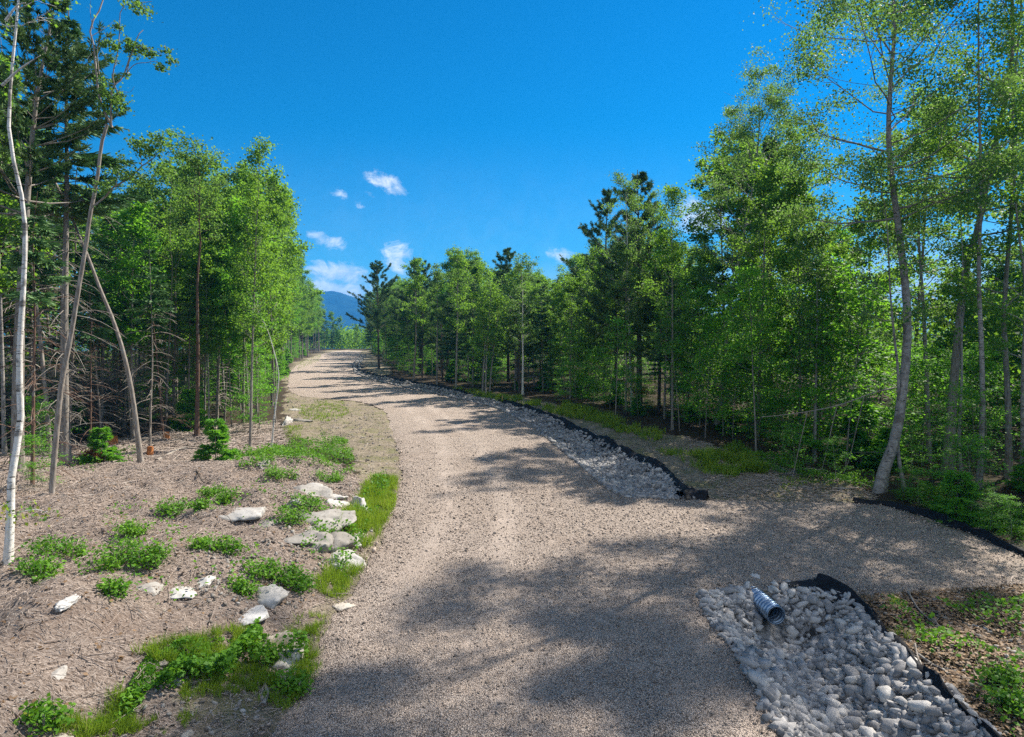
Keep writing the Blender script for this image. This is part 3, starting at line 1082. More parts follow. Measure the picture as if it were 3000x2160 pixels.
def traced(px, jit=.12):
    """trunk points of a photographed stem, standing at the depth of its foot -> (base location, local points)"""
    b = ground_at(*px[0])
    P = np.array([depth_pt(x, y, b[1]) for x, y in px])
    P[0] = b
    rng = np.random.default_rng(int(abs(px[0][0]) * 7 + px[0][1]))
    P[1:, 1] += np.cumsum(rng.normal(size=len(P) - 1)) * jit
    L = P - b
    L[0, 2] = -.2
    return b, L


def special(name, label, px, r0, cb, Rad, nb, nleaf, ls, bark, leaf, seed, cat='tree', group=None, **kw):
    b, L = traced(px)
    rng = np.random.default_rng(seed)
    return plant_tree(name, label, cat, b, grow(rng, L, r0, cb, Rad, nb, nleaf, ls, **kw), bark, leaf, group)
# ------------------------------------------------------------------ single trees one can tell apart
# right of the road
special('aspen_tree', 'big pale aspen with curved base leaning over the side driveway', [(2575, 1440), (2590, 1385), (2624, 1268), (2641, 1109), (2657, 1020), (2650, 882), (2624, 678), (2608, 529), (2594, 386), (2599, 220), (2606, 100), (2610, -80), (2600, -260)],
        .19, .47, 5.0, 38, 62000, .088, 'aspenb', 'aspen', 101, up=.35, e0=.0, curve=.28, nsec=7, drop=.25, sh=.34, sv=.22)
special('aspen_tree', 'thin grey aspen stem rising close beside the big curved aspen', [(2655, 1440), (2640, 1330), (2632, 1200), (2622, 1080), (2610, 990), (2596, 860), (2575, 640), (2560, 520)],
        .07, .5, 1.5, 16, 3000, .105, 'aspenb', 'aspen', 102, up=.4)
special('poplar_tree', 'tall dark poplar bending toward the sky behind the small firs', [(2773, 1385), (2780, 1230), (2784, 1130), (2806, 800), (2850, 661), (2872, 496), (2911, 330), (2927, 193), (2918, 40), (2905, -120), (2900, -300)],
        .19, .42, 3.6, 28, 30000, .095, 'grey', 'aspen', 103, up=.35, nsec=6, drop=.25, sh=.30, sv=.2)
special('birch_tree', 'straight pale birch with mottled bark between the poplar and the forest edge', [(2866, 1430), (2864, 1300), (2858, 1075), (2855, 800), (2862, 551), (2864, 330), (2870, 60), (2876, -200)],
        .10, .5, 2.2, 20, 5500, .11, 'aspenb', 'maple', 104, up=.5, drop=.3)
special('birch_tree', 'slim crooked pale birch just behind the mottled birch', [(2822, 1420), (2820, 1300), (2832, 1120), (2839, 965), (2850, 760), (2845, 560)],
        .06, .5, 1.5, 14, 2600, .11, 'aspenb', 'maple', 105)
special('maple_tree', 'grey trunked maple deep in shade near the corner of the forest', [(2955, 1400), (2950, 1185), (2952, 910), (2975, 600), (2970, 300), (2990, 0), (3000, -200)],
        .12, .3, 3.2, 24, 11000, .105, 'grey', 'maple', 106, up=.7, drop=.4)
special('maple_tree', 'pale slim maple at the very end of the visible forest edge', [(2998, 1420), (2994, 1130), (3002, 850), (2992, 560), (3010, 250)],
        .08, .3, 2.4, 24, 7000, .12, 'aspenb', 'maple', 107)
special('aspen_tree', 'pale aspen trunk standing behind the big curved aspen', [(2722, 1360), (2716, 1150), (2712, 900), (2700, 640), (2740, 500), (2770, 380)],
        .12, .45, 2.2, 22, 5000, .11, 'aspenb', 'aspen', 108, drop=.4)
special('birch_tree', 'tall fine twigged birch with a broad airy crown left of the big aspen', [(2100, 1245), (2119, 1108), (2125, 973), (2159, 771), (2186, 637), (2205, 520), (2215, 400), (2222, 300)],
        .15, .42, 3.8, 44, 26000, .10, 'aspenb', 'aspen', 109, up=.35, e0=.35, nsec=6, drop=.25)
special('poplar_tree', 'dark trunked poplar half hidden in leaves behind the fine twigged birch', [(2400, 1290), (2391, 1100), (2381, 940), (2368, 704), (2345, 560), (2330, 440)],
        .15, .35, 3.2, 34, 10000, .12, 'dark', 'aspen', 110, nsec=6)
special('birch_tree', 'white stemmed birch in front of the dense white pine', [(1852, 1195), (1850, 1122), (1843, 960), (1838, 800), (1836, 704), (1832, 600), (1830, 540)],
        .11, .42, 2.2, 26, 6500, .12, 'birch', 'aspen', 111, nsec=5)
special('maple_tree', 'tall narrow crowned maple standing at the grassy forest edge', [(1970, 1256), (1971, 1120), (1970, 900), (1970, 771), (1973, 660), (1978, 563)],
        .085, .30, 1.3, 36, 10000, .115, 'grey', 'maple', 112, nsec=4)
special('maple_tree', 'thin forked sapling leaning against the narrow crowned maple', [(1992, 1262), (1985, 1170), (1976, 1090), (1968, 1020)],
        .035, .6, .8, 9, 500, .11, 'grey', 'under', 113)
special('birch_tree', 'slim grey birch between the white pine and the narrow crowned maple', [(1930, 1189), (1930, 1050), (1926, 900), (1921, 760), (1916, 600)],
        .10, .45, 1.9, 24, 6000, .12, 'aspenb', 'aspen', 114)
special('maple_tree', 'small drooping sapling with brown dead twigs on the grassy bank', [(1802, 1233), (1805, 1160), (1808, 1040), (1809, 940)],
        .05, .28, 1.1, 16, 1500, .12, 'grey', 'under', 115, curve=-.25)
special('maple_tree', 'thin sapling at the grass edge with sparse low foliage', [(2065, 1283), (2068, 1180), (2072, 1090), (2078, 1010)],
        .03, .25, 1.0, 14, 1500, .12, 'grey', 'under', 116)
special('maple_tree', 'straight bare stemmed sapling behind the tallest yellow grass', [(2216, 1332), (2213, 1200), (2209, 1080), (2204, 930), (2200, 820)],
        .045, .45, 1.4, 22, 4200, .12, 'grey', 'under', 117)
special('birch_tree', 'pale birch with an arched side limb along the far ditch', [(1531, 1156), (1532, 1050), (1531, 950), (1531, 854), (1528, 780)],
        .11, .38, 2.0, 24, 5000, .16, 'birch', 'aspen', 118, e0=.3)
for px_, sd, lab in (([(1423, 1156), (1424, 1080), (1430, 960), (1436, 860), (1432, 800)], 119, 'straightest stem of the three stemmed maple clump by the far ditch'),
                     ([(1412, 1154), (1416, 1100), (1420, 1000), (1408, 880)], 120, 'outward leaning pale stem of the maple clump by the far ditch'),
                     ([(1434, 1154), (1440, 1080), (1452, 980), (1466, 880)], 121, 'stem of the maple clump tilting toward the pale birch')):
    special('maple_tree', lab, px_, .09, .4, 1.6, 18, 2800, .16, 'aspenb', 'maple', sd)
special('birch_tree', 'tall pale trunk left of the maple clump along the far ditch', [(1335, 1138), (1338, 1020), (1340, 920), (1341, 800), (1341, 735)], .12, .4, 1.5, 26, 4500, .17, 'aspenb', 'maple', 122)
special('birch_tree', 'leaning grey trunk at the shady forest edge by the far ditch bend', [(1211, 1118), (1218, 1010), (1219, 940), (1216, 850), (1213, 780)], .13, .5, 1.9, 22, 4500, .19, 'grey', 'maple', 123)
special('birch_tree', 'pale stem between the leaning grey trunk and the maple clump', [(1280, 1127), (1281, 1000), (1282, 900), (1279, 800)], .11, .5, 1.6, 20, 3500, .18, 'aspenb', 'aspen', 124)

# left of the road
b_, L_ = traced([(21, 1648), (16, 1512), (8, 1379), (14, 1250), (15, 1058), (30, 760), (30, 595), (14, 400), (3, 231), (14, 90), (22, 20), (24, -160), (20, -330)])
rng_ = np.random.default_rng(201)
W_, C_ = grow(rng_, L_, .078, .80, 1.3, 12, 800, .08, drop=.3)
for q in ([(5, 250), (60, 200), (119, 162)], [(16, 60), (50, 16), (75, 8)]):
    W_.tube(resample([depth_pt(x, y, b_[1]) - b_ for x, y in q], 8), np.linspace(.028, .008, 8), 5)
Q = np.array([depth_pt(x, y, b_[1] - .3) - b_ for x, y in [(10, 1500), (40, 1505), (70, 1498), (95, 1492), (140, 1500), (18, 1490), (110, 1508)]])
W_.tube(resample([depth_pt(12, 1505, b_[1]) - b_, Q[1], Q[3], Q[4]], 6), .008, 4)
C_.leaves(np.repeat(Q, 14, 0) + rng_.normal(size=(98, 3)) * .10, .085, rng_, .6, np.where(rng_.random(98) < .6, 1.0, .6))
plant_tree('birch_tree', 'white birch trunk with black bark marks at the edge of the mulched mound', 'tree', b_, (W_, C_), 'birch', 'maple')

b_, L_ = traced([(150, 1448), (155, 1388), (168, 1242), (181, 1119), (207, 987), (225, 876), (251, 722), (264, 628), (284, 529), (297, 423), (308, 380), (314, 364)], 0)
W_, C_ = MB(), MB()
rng_ = np.random.default_rng(202)
P_ = resample(L_, 24)
W_.tube(P_, np.linspace(.078, .04, 24), 8)
dd_ = b_[1]
loc = lambda q, jit=0: np.array([depth_pt(x, y, dd_) - b_ + [0, jit * rng_.normal(), 0] for x, y in q])
for q, r_ in (([(314, 366), (300, 300), (291, 218), (278, 132), (274, 86), (288, 0), (288, -60), (300, -130)], .034), ([(314, 366), (330, 317), (340, 264), (357, 225), (380, 159), (412, 108), (415, 85)], .028),
              ([(338, 275), (334, 231), (342, 160), (347, 99), (352, 20), (390, 5), (440, 0)], .018), ([(368, 205), (377, 218), (400, 190), (423, 179), (455, 182), (480, 190)], .014),
              ([(291, 218), (282, 150), (300, 120), (335, 130)], .014), ([(357, 225), (400, 165), (430, 150), (470, 155)], .014), ([(276, 110), (300, 70), (315, 40)], .01), ([(274, 86), (268, 40), (266, 0)], .01),
              ([(340, 264), (380, 270), (400, 258)], .008), ([(296, 240), (270, 200), (268, 150)], .006),
              ([(276, 602), (300, 570), (330, 548), (380, 518), (423, 489), (450, 462), (470, 420)], .03), ([(330, 548), (345, 510), (350, 500)], .01), ([(400, 505), (420, 520), (440, 530)], .01), ([(423, 489), (410, 440), (400, 415)], .012)):
    W_.tube(resample(loc(q, .12), 14), np.linspace(r_, r_ * .35, 14), 5)
for x, y, rr, n in ((300, 235, 22, 160), (320, 280, 40, 620), (345, 300, 38, 480), (310, 310, 30, 300), (385, 140, 30, 420), (405, 150, 34, 300), (324, 130, 26, 200), (342, 140, 16, 120), (328, 175, 20, 200), (345, 80, 20, 180), (390, 10, 40, 300),
                    (420, 28, 34, 300), (485, 150, 20, 170), (502, 178, 18, 170), (474, 198, 22, 220), (445, 158, 20, 200), (372, 222, 12, 60), (375, 120, 14, 120), (300, 128, 14, 90), (420, 145, 20, 180),
                    (425, 440, 44, 650), (455, 430, 50, 750), (470, 405, 26, 260), (400, 420, 26, 240), (350, 505, 40, 420), (358, 462, 26, 120), (430, 530, 50, 600), (300, 545, 36, 320), (480, 500, 40, 500), (390, 515, 40, 350)):
    c_ = depth_pt(x, y, dd_) - b_
    s_ = rr * .3413 / F * dd_ * .42
    n = int(n * .45)
    C_.leaves(c_ + rng_.normal(size=(n, 3)) * [s_, s_, s_ * .75], .085, rng_, .4, np.clip(rng_.uniform(.05, .6) + rng_.normal(size=n) * .15, 0, 1))
plant_tree('birch_tree', 'tall forked birch with a few leaf tufts leaning right above the mound', 'tree', b_, (W_, C_), 'dead', 'aspen')

special('birch_tree', 'leafless broken birch trunk leaning left across the forked birch', [(414, 1356), (397, 1163), (375, 1031), (344, 934), (317, 854), (287, 766), (254, 687), (218, 608), (180, 535), (132, 456)],
        .105, .9, .5, 2, 20, .08, 'dead', 'aspen', 203, nsec=2, taper=.3)
for px_, r_, lab, bk, sd in (
        ([(93, 1400), (91, 1150), (90, 898), (96, 700), (110, 560)], .06, 'thin reddish dead spruce stem next to the white birch', 'red', 211),
        ([(106, 1200), (125, 950), (146, 700), (152, 560), (155, 470)], .055, 'thin dead spruce leaning beside the reddish stem', 'dead', 212),
        ([(200, 1300), (201, 1150), (212, 900), (216, 700), (222, 560), (228, 440)], .10, 'straight grey dead spruce behind the forked birch', 'dead', 213),
        ([(295, 1285), (280, 1215), (262, 1160), (225, 1088), (190, 1040), (145, 982)], .07, 'curved reddish snag leaning left near the cut stumps', 'red', 214),
        ([(265, 1320), (264, 1100), (260, 920), (256, 780)], .045, 'slender spruce pole between curved snag and broken birch', 'red', 215),
        ([(366, 1252), (372, 1050), (375, 920), (380, 760)], .06, 'grey spruce pole close behind the broken birch', 'dead', 216),
        ([(439, 1312), (441, 1180), (443, 1053), (443, 876), (440, 700)], .055, 'thin spruce pole with a bare lower stem right of the broken birch', 'dead', 217),
        ([(476, 1230), (470, 1050), (455, 930), (450, 800)], .08, 'pale slanting dead spruce behind the thin pole', 'dead', 218)):
    b_, L_ = traced(px_)
    plant_tree('spruce_tree', lab, 'tree', b_, grow_spruce(np.random.default_rng(sd), L_, r_, .62, .9, 9, .8, bare=44, blen=1.5, gap=.3), bk, 'spruce')
special('birch_tree', 'pale leaning birch stem behind the dark pine trunk', [(635, 1235), (641, 1100), (646, 1009), (640, 860), (630, 740), (622, 640)], .10, .35, 1.9, 24, 5500, .125, 'aspenb', 'maple', 219)
special('maple_tree', 'slender maple slanting right between pale birch and tall maple', [(657, 1236), (670, 1060), (684, 920), (695, 760), (705, 640)], .05, .3, 1.6, 22, 4500, .125, 'grey', 'maple', 220)
special('maple_tree', 'slender smooth maple with a small high top left of the dark pine', [(485, 1262), (486, 1078), (492, 800), (490, 727), (489, 620), (492, 530), (486, 440)], .06, .35, 1.7, 30, 5500, .12, 'grey', 'maple', 221)
special('maple_tree', 'tallest slender maple by the road with a leafy top above the others', [(732, 1312), (734, 1078), (744, 800), (746, 661), (749, 560), (746, 423)], .075, .34, 1.5, 40, 6500, .12, 'grey', 'maple', 222, nsec=4, e0=.5, drop=.3, prof=lambda q: .85 - .3 * q)
special('birch_tree', 'thin white birch bowed over at the woodland corner by the road', [(794, 1312), (806, 1220), (816, 1119), (816, 1080), (807, 1031), (785, 965), (745, 894)], .055, .8, .8, 8, 500, .11, 'birch', 'under', 223)
b_, L_ = traced([(576, 1282), (582, 1053), (584, 832), (595, 700), (592, 661), (602, 549), (590, 478)])
W_, C_ = grow(np.random.default_rng(224), L_, .135, .72, 1.9, 26, 5200, .13, nsec=5)
w2, _c = grow_spruce(np.random.default_rng(225), L_, .01, .6, .1, 1, .1, bare=26, blen=1.1)
W_.v += w2.v[1:]
W_ = MB()
for ww in (grow(np.random.default_rng(224), L_, .135, .72, 1.9, 26, 10, .13)[0],):
    W_ = ww
plant_tree('pine_tree', 'dark straight red pine trunk in the middle of the leafy woodland', 'tree', b_, (W_, C_), 'red', 'aspen')
# big dark spruce behind the white birch
b_, L_ = traced([(46, 1410), (46, 1058), (46, 595), (50, 397), (56, 100), (60, -150)])
plant_tree('spruce_tree', 'huge dark spruce with hanging boughs behind the white birch', 'tree', b_ + [-.9, 3.5, 0], grow_spruce(np.random.default_rng(231), L_, .17, .56, 2.3, 24, 1.15, bare=80, blen=2.0, droop=-.1, gap=.16), 'grey', 'spruce')
b_, L_ = traced([(-60, 1400), (-40, 900), (-10, 300), (60, -60)])
plant_tree('pine_tree', 'white pine with brownish needle tips showing above the dark spruce', 'tree', b_ + [0, 1.5, 0], grow_pine(np.random.default_rng(232), L_, .2, .55, 4.2, 15, .2, 1.0), 'grey', 'pine')
# white pines of the right skyline
for px_, r_, rad, cb, nw, sd, lab in (
        ([(1873, 1180), (1873, 973), (1872, 700), (1869, 495)], .26, 5.0, .30, 19, 241, 'broad white pine with upswept boughs towering over the forest edge'),
        ([(1770, 1150), (1772, 900), (1775, 700), (1782, 550)], .2, 4.2, .32, 15, 242, 'lower white pine with ragged brushy boughs beside the towering pine'),
        ([(1490, 1120), (1488, 950), (1486, 725)], .2, 4.4, .35, 14, 243, 'rounded bushy white pine rising behind the arched birch'),
        ([(1110, 1080), (1108, 950), (1105, 765)], .2, 6.0, .35, 15, 244, 'wide white pine at the bend where the road disappears'),
        ([(1230, 1095), (1228, 950), (1222, 755)], .2, 4.6, .4, 13, 245, 'white pine with a pointed tip behind the leaning grey trunk'),
        ([(2255, 1220), (2255, 800), (2240, 560), (2250, 400)], .2, 3.4, .45, 13, 246, 'dark pine crown glimpsed behind the fine twigged birch')):
    b_, L_ = traced(px_)
    plant_tree('pine_tree', lab, 'tree', b_, grow_pine(np.random.default_rng(sd), L_, r_, cb, rad, nw + 4, .32, 1.25), 'dark', 'pine')

# ------------------------------------------------------------------ the forest: individual trees of a few kinds, copied
LEFT_EDGE = np.array([ground_at(*p)[:2] for p in [(-420, 1500), (-120, 1400), (60, 1370), (300, 1310), (420, 1300), (560, 1262), (720, 1270), (795, 1262), (828, 1150), (846, 1105), (872, 1078), (925, 1050), (955, 1037), (985, 1028)]])
RIGHT_EDGE = np.array([ground_at(*p)[:2] for p in [(3700, 1900), (3300, 1740), (3000, 1580), (2800, 1490), (2640, 1425), (2400, 1375), (2250, 1335), (2100, 1282), (1950, 1240), (1800, 1208), (1650, 1180), (1500, 1154), (1350, 1134), (1200, 1108), (1120, 1082), (1092, 1058), (1077, 1038), (1066, 1029)]])
SKY_L = ([-400, -100, 60, 200, 260, 300, 390, 450, 520, 580, 640, 700, 740, 790, 830, 862, 885, 905, 925, 945, 975, 1010, 1060], [-100, -100, -50, 260, 520, 600, 590, 590, 560, 500, 520, 550, 545, 540, 560, 640, 720, 770, 820, 865, 915, 945, 955])
SKY_R = ([1050, 1060, 1100, 1160, 1210, 1250, 1300, 1340, 1400, 1440, 1490, 1550, 1600, 1650, 1700, 1750, 1850, 1960, 2010, 2050, 2090, 2150, 2220, 2290, 2340, 2400, 2470, 2560, 2700, 2900, 3200, 3800],
         [850, 840, 850, 830, 835, 830, 820, 745, 760, 800, 800, 800, 800, 780, 750, 720, 660, 650, 690, 720, 520, 420, 370, 400, 480, 560, 600, 480, 300, 150, 0, 0])


def sky_h(x, y, tab):
    px = (512 + F * x / y) / .34133
    return CAMH + (HZ - np.interp(px, *tab) * .34133) / F * y, px


rngP = np.random.default_rng(77)
PROTO = {}


def proto(kind, name, h, WC, bark, leaf):
    t = plant_tree(name, None, 'tree', (0, 0, -500), WC, bark, leaf)
    PROTO.setdefault(kind, []).append([t, h, False])


for s_ in range(4):
    r_ = np.random.default_rng(300 + s_)
    proto('maple', 'maple_tree', 13, grow(r_, stem_pts(r_, 13, .04), .11, .30, 2.3, 34, 11500, .165, nsec=5, up=.8, drop=.12), 'grey', 'maple')
for s_ in range(3):
    r_ = np.random.default_rng(320 + s_)
    proto('pole', 'maple_tree', 12, grow(r_, stem_pts(r_, 12, .05), .07, .42, 1.35, 30, 6500, .15, nsec=4, e0=.4, up=.6), 'aspenb' if s_ == 1 else 'grey', 'maple' if s_ else 'under')
for s_ in range(3):
    r_ = np.random.default_rng(340 + s_)
    proto('aspen', 'aspen_tree', 14, grow(r_, stem_pts(r_, 14, .05), .10, .42, 2.1, 30, 8500, .15, nsec=5, e0=.2, up=.35, drop=.2), 'aspenb', 'aspen')
for s_ in range(3):
    r_ = np.random.default_rng(360 + s_)
    proto('spruce', 'spruce_tree', 12, grow_spruce(r_, stem_pts(r_, 12, .02, .02), .10, .22, 1.7, 26, .85, bare=16, blen=1.2), 'grey', 'spruce')
for s_ in range(3):
    r_ = np.random.default_rng(380 + s_)
    proto('bare', 'spruce_tree', 11, grow_spruce(r_, stem_pts(r_, 11, .06, .05), .065, .60, 1.1, 11, .9, bare=70, blen=1.6, gap=.25), 'dead' if s_ else 'red', 'spruce')
for s_ in range(2):
    r_ = np.random.default_rng(400 + s_)
    proto('pine', 'pine_tree', 15, grow_pine(r_, stem_pts(r_, 15, .02, .03), .16, .36, 3.4, 14, .34, .85), 'dark', 'pine')
flatp = lambda q: .5 + .5 * math.sin(math.pi * min(1, .2 + q * .75))
for s_ in range(4):
    r_ = np.random.default_rng(420 + s_)
    proto('under', 'maple_sapling', 5, grow(r_, stem_pts(r_, 5, .08), .03, .12, 1.5, 26, 2600, .13, flatp, nsec=4, e0=-.05, e1=.9, sv=.07, sh=.24, up=1.5, drop=.1, curve=.05), 'grey', 'under')
for s_ in range(2):
    r_ = np.random.default_rng(440 + s_)
    proto('fir', 'fir_sapling', 2.2, grow_spruce(r_, stem_pts(r_, 2.2, .02, .02), .03, .04, .85, 13, 1.7, droop=-.06, gap=.05), 'grey', 'under')

COUNT = {}


def put(kind, x, y, h, label, group):
    lst = PROTO[kind]
    i = rngP.integers(0, len(lst))
    t, ph, used = lst[i]
    s = h / ph
    wd = min(1.35, max(.75, rngP.uniform(.85, 1.2) * (1.0 if s > .7 else 1.1)))
    sc = (s * wd, s * wd, s)
    loc = (x, y, tz(x, y) - .03)
    if used:
        o = dup(t, loc, rngP.uniform(0, 6.28), sc, label, group)
    else:
        t.location, t.rotation_euler, t.scale = loc, (0, 0, rngP.uniform(0, 6.28)), sc
        tag(t, label, None, group)
        lst[i][2] = True
    COUNT[kind] = COUNT.get(kind, 0) + 1


def along(edge, n, dmin, dmax, seed, power=1.6, weight=None, side=1):
    """random points in a belt behind an edge line"""
    r = np.random.default_rng(seed)
    sl = np.r_[0, np.cumsum(np.hypot(*np.diff(edge, axis=0).T))]
    mid = (edge[:-1] + edge[1:]) / 2
    dens = 1.0 / np.maximum(np.hypot(*mid.T), 10) ** .75
    if weight is not None:
        dens = dens * weight
    pr = np.diff(sl) * dens
    k = r.choice(len(pr), n, p=pr / pr.sum())
    u = r.random(n)[:, None]
    p = edge[k] * (1 - u) + edge[k + 1] * u
    tg = edge[k + 1] - edge[k]
    nr = np.stack([-tg[:, 1], tg[:, 0]], 1) / np.linalg.norm(tg, axis=1)[:, None] * side
    d = dmin + (dmax - dmin) * r.random(n) ** power
    return p + nr * d[:, None], d


def taken(x, y, lst, gap):
    return any((x - a) ** 2 + (y - b) ** 2 < gap * gap for a, b in lst)


CLEAR = [ROAD, RIP_NEAR, RIP_FAR, MULCH] + DIRT
occ = [(o.location.x, o.location.y) for o in bpy.data.objects if o.type == 'EMPTY' and 'category' in o and o.location.z > -100]


def belt(edge, n, dmin, dmax, seed, kinds, tab, low, high, gap, where, side=1, power=1.6, wt=None, pxlim=None, fixed=None):
    pts, d = along(edge, n * 3, dmin, dmax, seed, power, wt, side)
    made = 0
    for (x, y), dd in zip(pts, d):
        if made >= n:
            break
        gp = .5 if not fixed or (512 + F * x / y) / .34133 < 2450 else 1.7
        if y < 4 or any(sdist(c, np.array([x]), np.array([y]))[0] < gp for c in CLEAR):
            continue
        H, px = sky_h(x, y, tab)
        if px < -900 or px > 3900 or (pxlim and not (pxlim[0] < px < pxlim[1])):
            continue
        if taken(x, y, occ, gap * (1 + y / 120)):
            continue
        if tab is SKY_R and not fixed and px > 2050 and rngP.random() < .62:
            continue
        if tab is SKY_R and px > 2560 and not fixed and (y < 27 or rngP.random() < .7):
            continue
        kd = kinds(px, rngP)
        if fixed:
            h = rngP.uniform(*fixed) * (.5 if tab is SKY_R and px > 2560 and kd == 'under' else 1)
        else:
            h = min(H, 23) * rngP.uniform(low, high)
            if h < 2.5:
                continue
        occ.append((x, y))
        nm, gr = where(kd, px, y, dd, h)
        put(kd, x, y, h, nm, gr)
        made += 1


KN = {'maple': 'full green maple', 'pole': 'slender pole maple', 'aspen': 'light barked aspen', 'spruce': 'dark pointed spruce', 'bare': 'half bare spruce with dead grey lower twigs',
      'pine': 'dark white pine', 'under': 'layered green maple sapling', 'fir': 'little bushy fir'}


def where_l(kd, px, y, d, h):
    z = ('along the far end of the woodland' if y > 75 else 'in the front rank of the woodland beyond the bowed birch' if px > 800 else 'between forked birch and white birch' if px < 260 else
         'in the woodland behind the mulched mound' if px < 560 else 'in the leafy woodland around the red pine')
    return f'{KN[kd]} {z}', f'{KN[kd]}s {z}'


def where_r(kd, px, y, d, h):
    z = ('where the road disappears' if y > 85 else 'along the far riprap ditch' if px < 1650 else 'around the towering white pine' if px < 2050 else
         'behind the grassy bank' if px < 2480 else 'around the big curved aspen')
    return f'{KN[kd]} {z}', f'{KN[kd]}s {z}'


def pick(*kw):
    ks, ws = [k for k, w in kw], np.array([w for k, w in kw], float)
    return lambda r: ks[r.choice(len(ks), p=ws / ws.sum())]


L1 = pick(('bare', 4), ('spruce', .6), ('maple', 1.8), ('pole', 2.2))
L2 = pick(('maple', 4), ('pole', 3.2), ('aspen', 1), ('bare', 1.2), ('spruce', .6))
L3 = pick(('maple', 3), ('pole', 5), ('aspen', 1.2))
kl = lambda px, r: L1(r) if px < 380 else L2(r) if px < 690 else L3(r)
R1_ = pick(('maple', 3.5), ('aspen', 3), ('spruce', 3.2), ('pole', 1.5), ('pine', 3.0))
R2_ = pick(('maple', 4.5), ('aspen', 3), ('pole', 1.2), ('spruce', .5))
kr = lambda px, r: R1_(r) if px < 2000 else R2_(r)
# left: from the road looking away the woodland lies to the left of the edge line (walked outward)
belt(LEFT_EDGE, 30, .1, 4.5, 499, lambda p, r: 'pole', SKY_L, .6, .97, .7, where_l, 1, 1.0, None, (330, 885))
belt(LEFT_EDGE, 34, .2, 6, 500, lambda p, r: 'bare', SKY_L, .6, .95, .8, where_l, 1, 1.0, None, (30, 480))
belt(LEFT_EDGE, 92, .3, 8, 501, kl, SKY_L, .66, 1.0, 1.0, where_l, 1, 1.2)
belt(LEFT_EDGE, 80, 5, 26, 502, kl, SKY_L, .74, .98, 1.3, where_l, 1, 1.1)
belt(LEFT_EDGE, 95, .2, 9, 503, lambda p, r: 'under', SKY_L, 0, 0, .8, where_l, 1, 1.0, None, (40, 900), (1.5, 5.0))
belt(LEFT_EDGE, 26, .2, 9, 504, lambda p, r: 'fir', SKY_L, 0, 0, .7, where_l, 1, 1.0, None, (0, 900), (1.0, 3.2))
belt(RIGHT_EDGE, 112, .8, 9, 511, kr, SKY_R, .74, .99, 1.2, where_r, -1, 1.1)
belt(RIGHT_EDGE, 80, 6, 30, 512, kr, SKY_R, .80, 1.0, 1.5, where_r, -1, 1.1)
belt(RIGHT_EDGE, 125, .3, 10, 513, lambda p, r: 'under', SKY_R, 0, 0, .75, where_r, -1, 1.2, None, (2020, 3900), (2.5, 9.5))
belt(RIGHT_EDGE, 46, 9, 32, 516, lambda p, r: ['maple', 'aspen', 'maple'][r.integers(0, 3)], SKY_R, 0, 0, 1.3, where_r, -1, 1.0, None, (2380, 3900), (7.5, 11.5))
belt(RIGHT_EDGE, 90, 1.0, 12, 514, lambda p, r: 'under', SKY_R, 0, 0, .75, where_r, -1, 1.2, None, (1080, 2050), (2, 6.5))
belt(RIGHT_EDGE, 22, .4, 6, 515, lambda p, r: 'fir', SKY_R, 0, 0, .6, where_r, -1, 1.1, None, (1250, 3600), (.8, 2.6))
# trees that close the view at the end of the road
END = np.array([[-48, 238], [-58, 240], [-72, 243], [-100, 246]], float)
belt(END, 60, 0, 22, 521, pick(('maple', 3), ('pole', 2), ('spruce', 1.5)) and (lambda px, r: ['maple', 'pole', 'spruce'][r.integers(0, 3)]), ([0, 880, 930, 1000, 1060, 3000], [840, 850, 890, 940, 955, 958]), .82, 1.02, .7,
     lambda kd, px, y, d, h: (f'{KN[kd]} closing the view at the end of the road', f'{KN[kd]}s at the end of the road'), -1, 1.0)


def far_wood():
    """the wood behind the rows one can count, and the valley forest: one mass"""
    rng = np.random.default_rng(9)
    C = MB()
    def crowns(P, hh, n, ls, rad):
        for (x, y), h in zip(P, hh):
            z = tz(x, y)
            c = rng.normal(size=(n, 3)) * [rad * .5, rad * .5, h * .27]
            c[:, 2] += h * .48
            c = c * [1, 1, 1]
            k = (c[:, 2] > .03 * h) & (c[:, 2] < h)
            C.leaves(c[k] + [x, y, z], ls, rng, .6, np.clip(rng.uniform(.05, .7) + rng.normal(size=k.sum()) * .1, 0, .85))
    for edge, side, tab, sd, lim in ((LEFT_EDGE, 1, SKY_L, 1, 380), (RIGHT_EDGE, -1, SKY_R, 2, 560)):
        P, d = along(edge, lim, 15, 60, sd, 1.0, None, side)
        k = P[:, 1] > 8
        for cc in CLEAR:
            k &= sdist(cc, P[:, 0], P[:, 1]) > 6
        P = P[k]
        if side < 0:
            pp = (512 + F * P[:, 0] / P[:, 1]) / .34133
            low = pp > 2050
        H = np.array([min(sky_h(x, y, tab)[0] * .86, 19) for x, y in P])
        if side < 0:
            H = np.where(low, np.minimum(H, 8.5), H)
        k = H > 3
        crowns(P[k], H[k], 460, .34, 2.6)
    q = np.vstack([rng.uniform([-330, 262], [240, 700], (700, 2)), rng.uniform([-110, 258], [10, 330], (260, 2))])
    crowns(q, rng.uniform(8, 11.5, 960), 150, .9, 3.6)
    tag(C.build('distant_woods', M['maple']), 'dense green woods behind the nearest rows of trees', kind='stuff')


far_wood()


